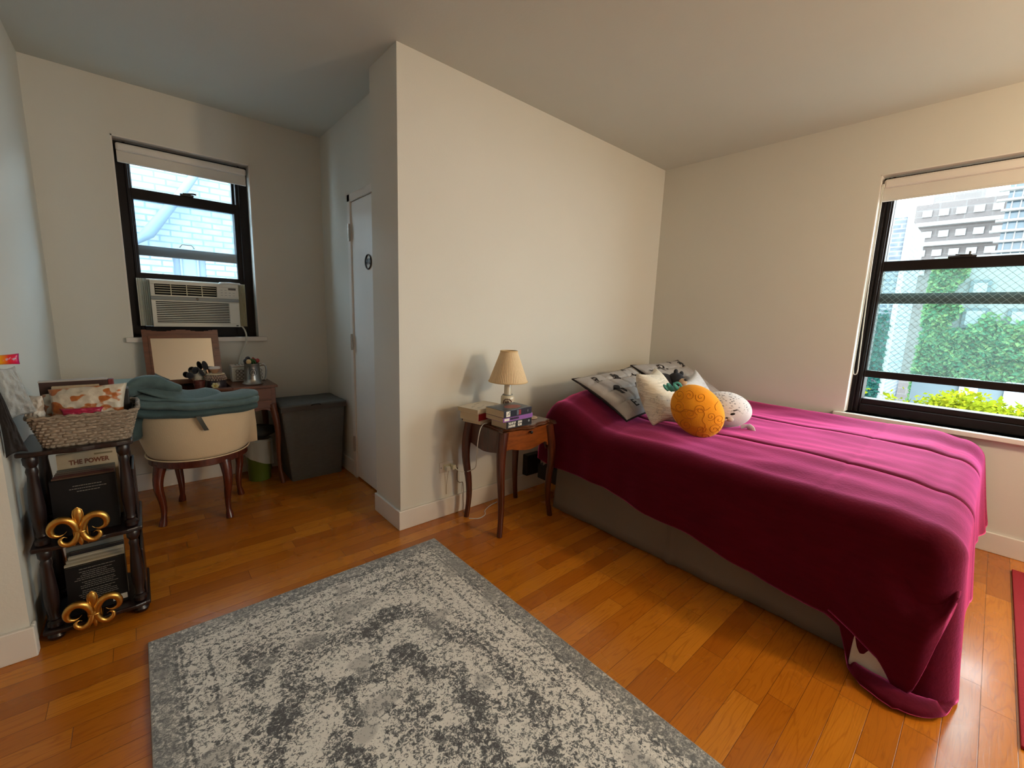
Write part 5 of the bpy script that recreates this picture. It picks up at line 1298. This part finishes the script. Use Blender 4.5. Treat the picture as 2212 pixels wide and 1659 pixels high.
o, _ = pillow('snack_bag', SN, None, [(-3.955, .150, .925), (-3.86, .145, .945), (-3.955, .115, .83), (-3.86, .11, .83)], .045, 20, 20, bow=.03, puff=.45, detail=crinkle)
tag(o, 'orange snack bag standing behind the pale one in the basket', 'bag')
o, _ = pillow('pink_pouch', M('fuchsia_film', (.32, .008, .05), .35, var=.3, bump=.5, bs=40), None, [(-3.905, .030, .888), (-3.785, .022, .884), (-3.900, .012, .850), (-3.79, .005, .855)], .030, 24, 14, bow=.06, puff=.5, detail=crinkle)
tag(o, 'crumpled fuchsia pouch lying on the front rim of the basket', 'pouch')
t = thing('gift_box', 'flat dark box with a red end standing behind the bags in the basket', 'box', (-3.855, .20, .84))
bx(t, 'box_body', M('dark_box_card', (.045, .018, .015), .5), (-3.965, -3.775, .182, .215, .775, .965), bevel=.002); bx(t, 'red_end', M('dark_red_card', (.16, .02, .02), .5), (-3.7745, -3.758, .180, .217, .775, .966), bevel=.002)
bx(t, 'lid_edge', M('pale_card', (.40, .36, .33), .5), (-3.966, -3.776, .181, .216, .9655, .970), bevel=0)
o = bx(None, 'cream_carton', M('cream_card', (.46, .36, .24), .6), (-3.93, -3.80, .150, .170, .775, .952), bevel=.002); tag(o, 'cream carton between the snack bag and the dark box in the basket', 'box')
o = bx(None, 'black_carton', M('black_card', (.02, .018, .016), .5, var=.5, vs=40), (-3.738, -3.716, .165, .245, .775, .925), bevel=.002); tag(o, 'narrow black carton at the right end of the basket', 'box')
# plastic bag and candy wrapper hanging at the wall corner
CLP = NT('clear_crinkled_plastic'); cb = CLP.bsdf((.62, .68, .70), .18, 0, CLP.bump(CLP.noise(CLP.obj(), 30, 5, .7), 1, .02)); cb.inputs['Alpha'].default_value = .5
t = thing('plastic_bag', 'crinkled clear plastic bag hanging at the wall corner left of the basket', 'bag', (-3.99, .02, .94))
o, _ = pillow('bag_film', CLP.m, t, [(-4.036, .00, 1.052), (-3.992, .02, 1.050), (-4.030, .0, .86), (-3.955, .03, .88)], .06, 26, 26, bow=.05, puff=.5, detail=lambda u, v: .014*noise.noise(Vector((u*6, v*7, 9)))+.006*noise.noise(Vector((u*15, v*15, 2))))
def rainbow():
    t = NT('rainbow_film'); o = t.obj(); x, y, z = t.sep(o)
    c = t.ramp(t.map(x, -.034, .034, 0, 1), [(0, (.10, .35, .01)), (.18, (.80, .62, .01)), (.40, (.85, .30, .01)), (.62, (.80, .03, .04)), (.82, (.70, .005, .10)), (1, (.20, .01, .15))])
    c = t.mix(t.map(t.noise(o, 70, 2), .62, .66, 0, .8), c, (.55, .5, .7)); t.bsdf(c, .3); return t.m
t = thing('candy_packet', 'small rainbow coloured candy packet hanging on the wall at the left edge', 'packet', (-4.006, .0, 1.073))
o, _ = pillow('wrapper', rainbow(), t, [(-4.040, .004, 1.088), (-3.975, -.002, 1.094), (-4.040, .004, 1.056), (-3.976, -.002, 1.058)], .018, 16, 12, bow=.02)
t = thing('dark_shape', 'dark rounded shape at the wall corner beside the dark shelf', 'bag', (-4.02, -.018, .86))  # thin near-black form at the wall corner beside the shelf
o, _ = pillow('dark_form', M('soft_black', (.020, .018, .020), .85, var=.4, bump=.4, bs=90), t, [(-4.040, -.020, .985), (-4.030, -.015, .985), (-4.038, -.012, .74), (-3.985, -.018, .755)], .03, 20, 24, bow=.04, puff=.5, detail=crinkle)

# ------------------------------------------------------------------ outside
def leafquads(b, pts, s, rnd, flat=None):
    for p in pts:
        n = Vector((rnd.gauss(0, 1), rnd.gauss(0, 1), rnd.gauss(0, 1)))
        if flat is not None: n = n*.55+Vector(flat)
        n.normalize(); a = n.orthogonal().normalized(); a.rotate(Matrix.Rotation(rnd.uniform(0, 6.28), 3, n)); c = n.cross(a); k = s*rnd.uniform(.6, 1.3); p = Vector(p)
        b.add([p-a*k, p+c*k*.55+n*k*.12, p+a*k, p-c*k*.55+n*k*.12], [(0, 1, 2, 3)])
def leafm(name, c1, c2, sc_=3):
    t = NT(name); o = t.obj(); g = t.n('NewGeometry'); rnd_ = g.outputs['Random Per Island']
    c = t.mix(rnd_, c1, c2); c = t.mix(t.map(t.noise(o, sc_, 2), .4, .6, 0, .5), c, c1)
    b1_ = t.n('BsdfDiffuse'); t.put(b1_.inputs[0], c); b2_ = t.n('BsdfTranslucent'); t.put(b2_.inputs[0], c); mx = t.n('MixShader'); mx.inputs[0].default_value = .35
    t.t.links.new(b1_.outputs[0], mx.inputs[1]); t.t.links.new(b2_.outputs[0], mx.inputs[2]); t.t.links.new(mx.outputs[0], t.out.inputs[0]); return t.m
rnd = random.Random(11)
# neighbour's brick wall outside the left window, with a flue and a small shuttered window
t = thing('brick_building', 'white painted brick building close outside the left window', 'building', (-3.2, 4.2, -3))
b = B(); b.box(-8, -3.30, 4.2, 5, -3, 2.78).box(-2.99, 6, 4.2, 5, -3, 2.78).box(-3.30, -2.99, 4.2, 5, 1.86, 2.78).box(-3.30, -2.99, 4.2, 5, -3, .9); b.build('brick_wall', WBRICK, t)
SHT = M('pale_blue_shutter', (.13, .18, .25), .6, var=.03)
bx(t, 'window_shutter', SHT, (-3.30, -2.99, 4.27, 4.32, .9, 1.86)); bx(t, 'shutter_stile', SHT, (-3.235, -3.215, 4.25, 4.27, .9, 1.86), (-3.075, -3.055, 4.25, 4.27, .9, 1.86))
o = B(); o.tube([(-3.62, 4.05, 1.90), (-3.50, 4.06, 2.02), (-3.18, 4.08, 2.50), (-2.9, 4.08, 2.95)], [.02, .06, .045, .035], 14); o = o.build('slanted_pipe', M('slate_blue_pipe', (.09, .12, .16), .6), None, smooth=True); tag(o, 'slanted blue grey pipe in front of the white brick wall', 'pipe')
struct('ground', B().box(-12, 70, -40, 40, -7.2, -7), M('courtyard_ground', (.3, .3, .28), .9))
# right window: brick house edge with ivy
CORE = M('grey_brown_brick', (.40, .42, .45), .9, var=.2, vs=3)
BB = brick_mat('blue_grey_brick', (.045, .062, .085), (.075, .085, .10), (.12, .14, .16), bw=.24, bh=.08, ms=.016, plane='YZ')
t = thing('brick_house', 'narrow blue grey brick house end at the left of the right window', 'building', (7.8, .6, -7))
B().box(7, 9.5, -.80, 2.5, -7, 3.28).build('brick_wall', BB, t); B().box(6.97, 7.03, -.86, -.79, -7, 3.33).build('corner_pipe', M('white_pipe', (.18, .19, .2), .5), t)
b = B(); b.box(7.2, 7.5, -.35, -.15, 3.28, 3.34).box(7.2, 7.4, -.6, -.5, 3.28, 3.38); b.build('roof_vent', M('slate_blue', (.2, .35, .45), .6), t)
def blob_core(name, parent, c, r, m_): return B().ell(c, r, 14, None, fn=lambda q: q*(1+.25*noise.noise(q*1.5))).build(name, m_, parent, smooth=True)
IVC = leafm('teal_ivy_leaves', (.008, .045, .042), (.03, .09, .07)); IVD = M('ivy_stems', (.03, .09, .08), .9)
t = thing('ivy', 'dark ivy covering the lower part of the narrow brick house', 'ivy', (6.95, -.3, -1))
b = B(); pts = []
for k in range(5200):
    y, z = rnd.uniform(-.80, .6), rnd.uniform(-1.6, 1.75); 
    if z > 1.2+.3*sin(y*7)+rnd.gauss(0, .12): continue
    pts.append((6.94-rnd.random()*.08, y, z))
leafquads(b, pts, .045, rnd, (-1.2, 0, .5)); b.build('leaves', IVC, t)
# pale house with ivy
t = thing('pale_house', 'pale plastered house with two small windows partly covered in ivy', 'building', (15, -3, -7))
PH = M('pale_plaster', (.115, .13, .13), .9, var=.04)
wins = [(-1.80, -1.50, 2.15, 2.62), (-1.86, -1.46, 1.40, 1.86), (-2.62, -2.3, 1.42, 1.85)]
b = B(); b.box(14, 17, -9, -.62, -7, 3.35); b.build('plaster_wall', PH, t)
for (a0, a1, z0, z1) in wins:
    f = bx(t, 'window', M('dark_window_frame', (.03, .05, .06), .5), (13.93, 14.0, a0-.05, a1+.05, z0-.05, z1+.05), bevel=0); bx(f, 'pane', M('window_pane_pale', (.12, .15, .16), .4), (13.92, 13.93, a0+.02, a1-.02, z0+.03, z1-.03), bevel=0)
IV2 = leafm('green_ivy_leaves', (.03, .10, .055), (.13, .20, .07))
t = thing('ivy', 'bright green ivy spreading over the pale house', 'ivy', (13.9, -2, 0)); b = B(); pts = []
for k in range(22000):
    y, z = rnd.uniform(-4.2, -.62), rnd.uniform(-2.2, 3.25)
    lim = 3.2 if y > -1.28+.12*sin(z*6) else (1.25+.35*sin(y*2.6+.6)+.12*sin(y*9))
    if z > lim+rnd.gauss(0, .1): continue
    if noise.noise(Vector((y*1.1, z*1.1, 3)))+rnd.random()*.3 < -.35: continue
    pts.append((13.86-rnd.random()*.22*(1+noise.noise(Vector((y*2, z*2, 0)))), y, z))
leafquads(b, pts, .075, rnd, (-1.0, 0, .6)); b.build('leaves', IV2, t)
# low grey garden wall and doors
t = thing('garden_shed', 'pale blue grey shed behind the yellow green tree', 'building', (9.5, -2.2, -7))
B().box(9.2, 10.5, -3.2, -1.05, -7, .18).build('wall', M('shed_paint', (.07, .095, .11), .7, var=.06), t); bx(t, 'door', M('slate_door', (.16, .19, .24), .6), (9.15, 9.2, -2.05, -1.78, -7, .30)); bx(t, 'door', M('slate_door_b', (.20, .24, .28), .6), (9.15, 9.2, -2.75, -2.4, -7, .30))
YT = leafm('yellow_green_leaves', (.08, .11, .006), (.20, .19, .010), 2)
t = thing('tree', 'yellow green leafy tree just outside the right window', 'tree', (6.2, -2.2, -7)); b = B()
for k in range(4600):
    u, v, w = rnd.gauss(0, .33), rnd.gauss(0, .42), rnd.gauss(0, .33)
    z = -.08+w*.55-.05*abs(v)+.06*sin(v*7); 
    if z > .24+.08*sin(v*5+1): z = .10-rnd.random()*.35
    b_p = (6.2+u, -2.12+v*1.15, z); leafquads(b, [b_p], .048, rnd, (-.3, 0, .8))
b.build('leaves', YT, t); b = B(); b.tube([(6.3, -2.3, -7), (6.25, -2.25, -2), (6.2, -2.2, -.4)], [.12, .09, .03], 8)
for k in range(7): b.tube([(6.22, -2.22, -1.2+.1*k), (6.2+rnd.uniform(-.3, .3), -2.2+rnd.uniform(-.7, .5), -.1)], [.03, .008], 6)
b.build('trunk', M('tree_bark', (.12, .10, .08), .9), t)
# far apartment block, balcony bands
APB = brick_mat('pale_mauve_brick', (.072, .062, .062), (.088, .078, .078), (.10, .095, .095), bw=1.6, bh=.55, ms=.05, plane='YZ', bumpy=.1); WHT = M('white_concrete', (.20, .20, .20), .8, var=.02)
t = thing('apartment_block', 'long pale mauve brick apartment block with white bands far away', 'building', (54, 2, -7))
B().box(50, 58, -1.5, 4.35, -7, 12.2).box(50, 58, .2, 3.3, 12.2, 12.9).build('brick_wall', APB, t)
for z in (6.9, 8.55, 10.25): B().box(49.4, 50.0, -1.5, 4.5-(z-6.9)*.12, z, z+.32).build('white_band', WHT, t)
PN = M('pale_window', (.15, .165, .17), .2)
for r_, z in enumerate((5.9, 7.55, 9.15, 10.95)):
    for k in range(5):
        y = 3.35-k*1.05+(.2 if r_ % 2 else 0); B().box(49.9, 50.0, y-.32, y+.30, z+.15, z+.70).build('window', PN, t)
t = thing('pale_tower', 'very pale tower rising behind the apartment block', 'building', (64, 1.5, -7)); B().box(62, 66, -.6, 2.9, -7, 15.5).build('wall', WHT, t)
for z in (13.3, 14.6): B().box(61.9, 62, -.4, -.15, z, z+.6).build('window', M('grey_pane', (.4, .42, .45), .4), t)
t = thing('glass_tower', 'blue glass tower with balconies at the right edge of the window view', 'building', (44, -3, -7))
GT = M('blue_glass_wall', (.02, .05, .075), .15, .0, var=.5, vs=1.2); B().box(40.5, 46, -6, -1.28, -7, 14).build('glass_wall', GT, t)
for k in range(12):
    z = 5.2+k*.66; B().box(40.0, 40.5, -6, -.92+.18*sin(k*1.9), z, z+.12).build('balcony_slab', WHT, t)
for y in (-1.5, -1.9, -2.3, -2.7): B().box(40.42, 40.5, y-.03, y+.03, 0, 13.5).build('mullion', WHT, t)

# ------------------------------------------------------------------ globe floor lamp behind the camera
LP = (-1.05, -3.55)
t = thing('floor_lamp', 'floor lamp with a frosted globe near the rear wall', 'lamp', (*LP, 0))
B().lathe([(0, 0), (.14, 0), (.14, .012), (.03, .02), (.012, .03), (.012, 1.72), (.03, 1.74), (.03, 1.76), (0, 1.76)], (*LP, 0), 28, cap=False).build('pole', BRONZE, t, smooth=True)
em = NT('lit_globe'); e_ = em.n('Emission'); em.put(e_.inputs[0], (1, .75, .47)); e_.inputs[1].default_value = LAMP_E; em.t.links.new(e_.outputs[0], em.out.inputs[0])
B().ell((*LP, 1.86), (.10, .10, .10), 16).build('globe', em.m, t, smooth=True)
def light(name, typ, loc, energy, col, **kw):
    l = bpy.data.lights.new(name, typ); l.energy = energy; l.color = col
    for k, v in kw.items(): setattr(l, k, v)
    o = bpy.data.objects.new(name, l); COL.objects.link(o); o.location = loc; return o
def portal(loc, size, nrm):
    l = bpy.data.lights.new('window_portal', 'AREA'); l.shape = 'RECTANGLE'; l.size, l.size_y = size; l.cycles.is_portal = True
    o = bpy.data.objects.new('window_portal', l); COL.objects.link(o); o.location = loc
    o.rotation_euler = Vector(nrm).to_track_quat('-Z', 'Y').to_euler()
portal(((WA[0]+WA[1])/2, YC+WT+.02, 1.85), (.72, .85), (0, -1, 0))
portal((WT+.02, (WB[0]+WB[1])/2, 1.45), (.96, 1.5), (-1, 0, 0))
portal((WT+.02, (WB2[0]+WB2[1])/2, 1.45), (.96, 1.5), (-1, 0, 0))
portal(((WB0[0]+WB0[1])/2, YB-WT-.02, 1.375), (.72, .97), (0, 1, 0))
w = bpy.data.worlds.new('world'); sc.world = w; w.use_nodes = True; nt = w.node_tree; bg = nt.nodes['Background']
tc = nt.nodes.new('ShaderNodeTexCoord'); sx_ = nt.nodes.new('ShaderNodeSeparateXYZ'); rp = nt.nodes.new('ShaderNodeValToRGB')
nt.links.new(tc.outputs['Generated'], sx_.inputs[0]); nt.links.new(sx_.outputs[2], rp.inputs[0]); nt.links.new(rp.outputs[0], bg.inputs[0])
rp.color_ramp.elements[0].position = 0; rp.color_ramp.elements[0].color = (.88, .98, 1, 1); rp.color_ramp.elements[1].position = .6; rp.color_ramp.elements[1].color = (.80, .95, 1, 1)
bg.inputs[1].default_value = WORLD_E
vs_ = sc.view_settings; vs_.view_transform = 'Standard'; vs_.look = 'None'; vs_.exposure = 0.55; vs_.gamma = 1; vs_.use_curve_mapping = False
sc.cycles.use_denoising = True; sc.cycles.max_bounces = 8; sc.cycles.diffuse_bounces = 5; sc.cycles.glossy_bounces = 3; sc.cycles.transparent_max_bounces = 12
sc.cycles.sample_clamp_indirect = 6; sc.cycles.caustics_reflective = False; sc.cycles.caustics_refractive = False
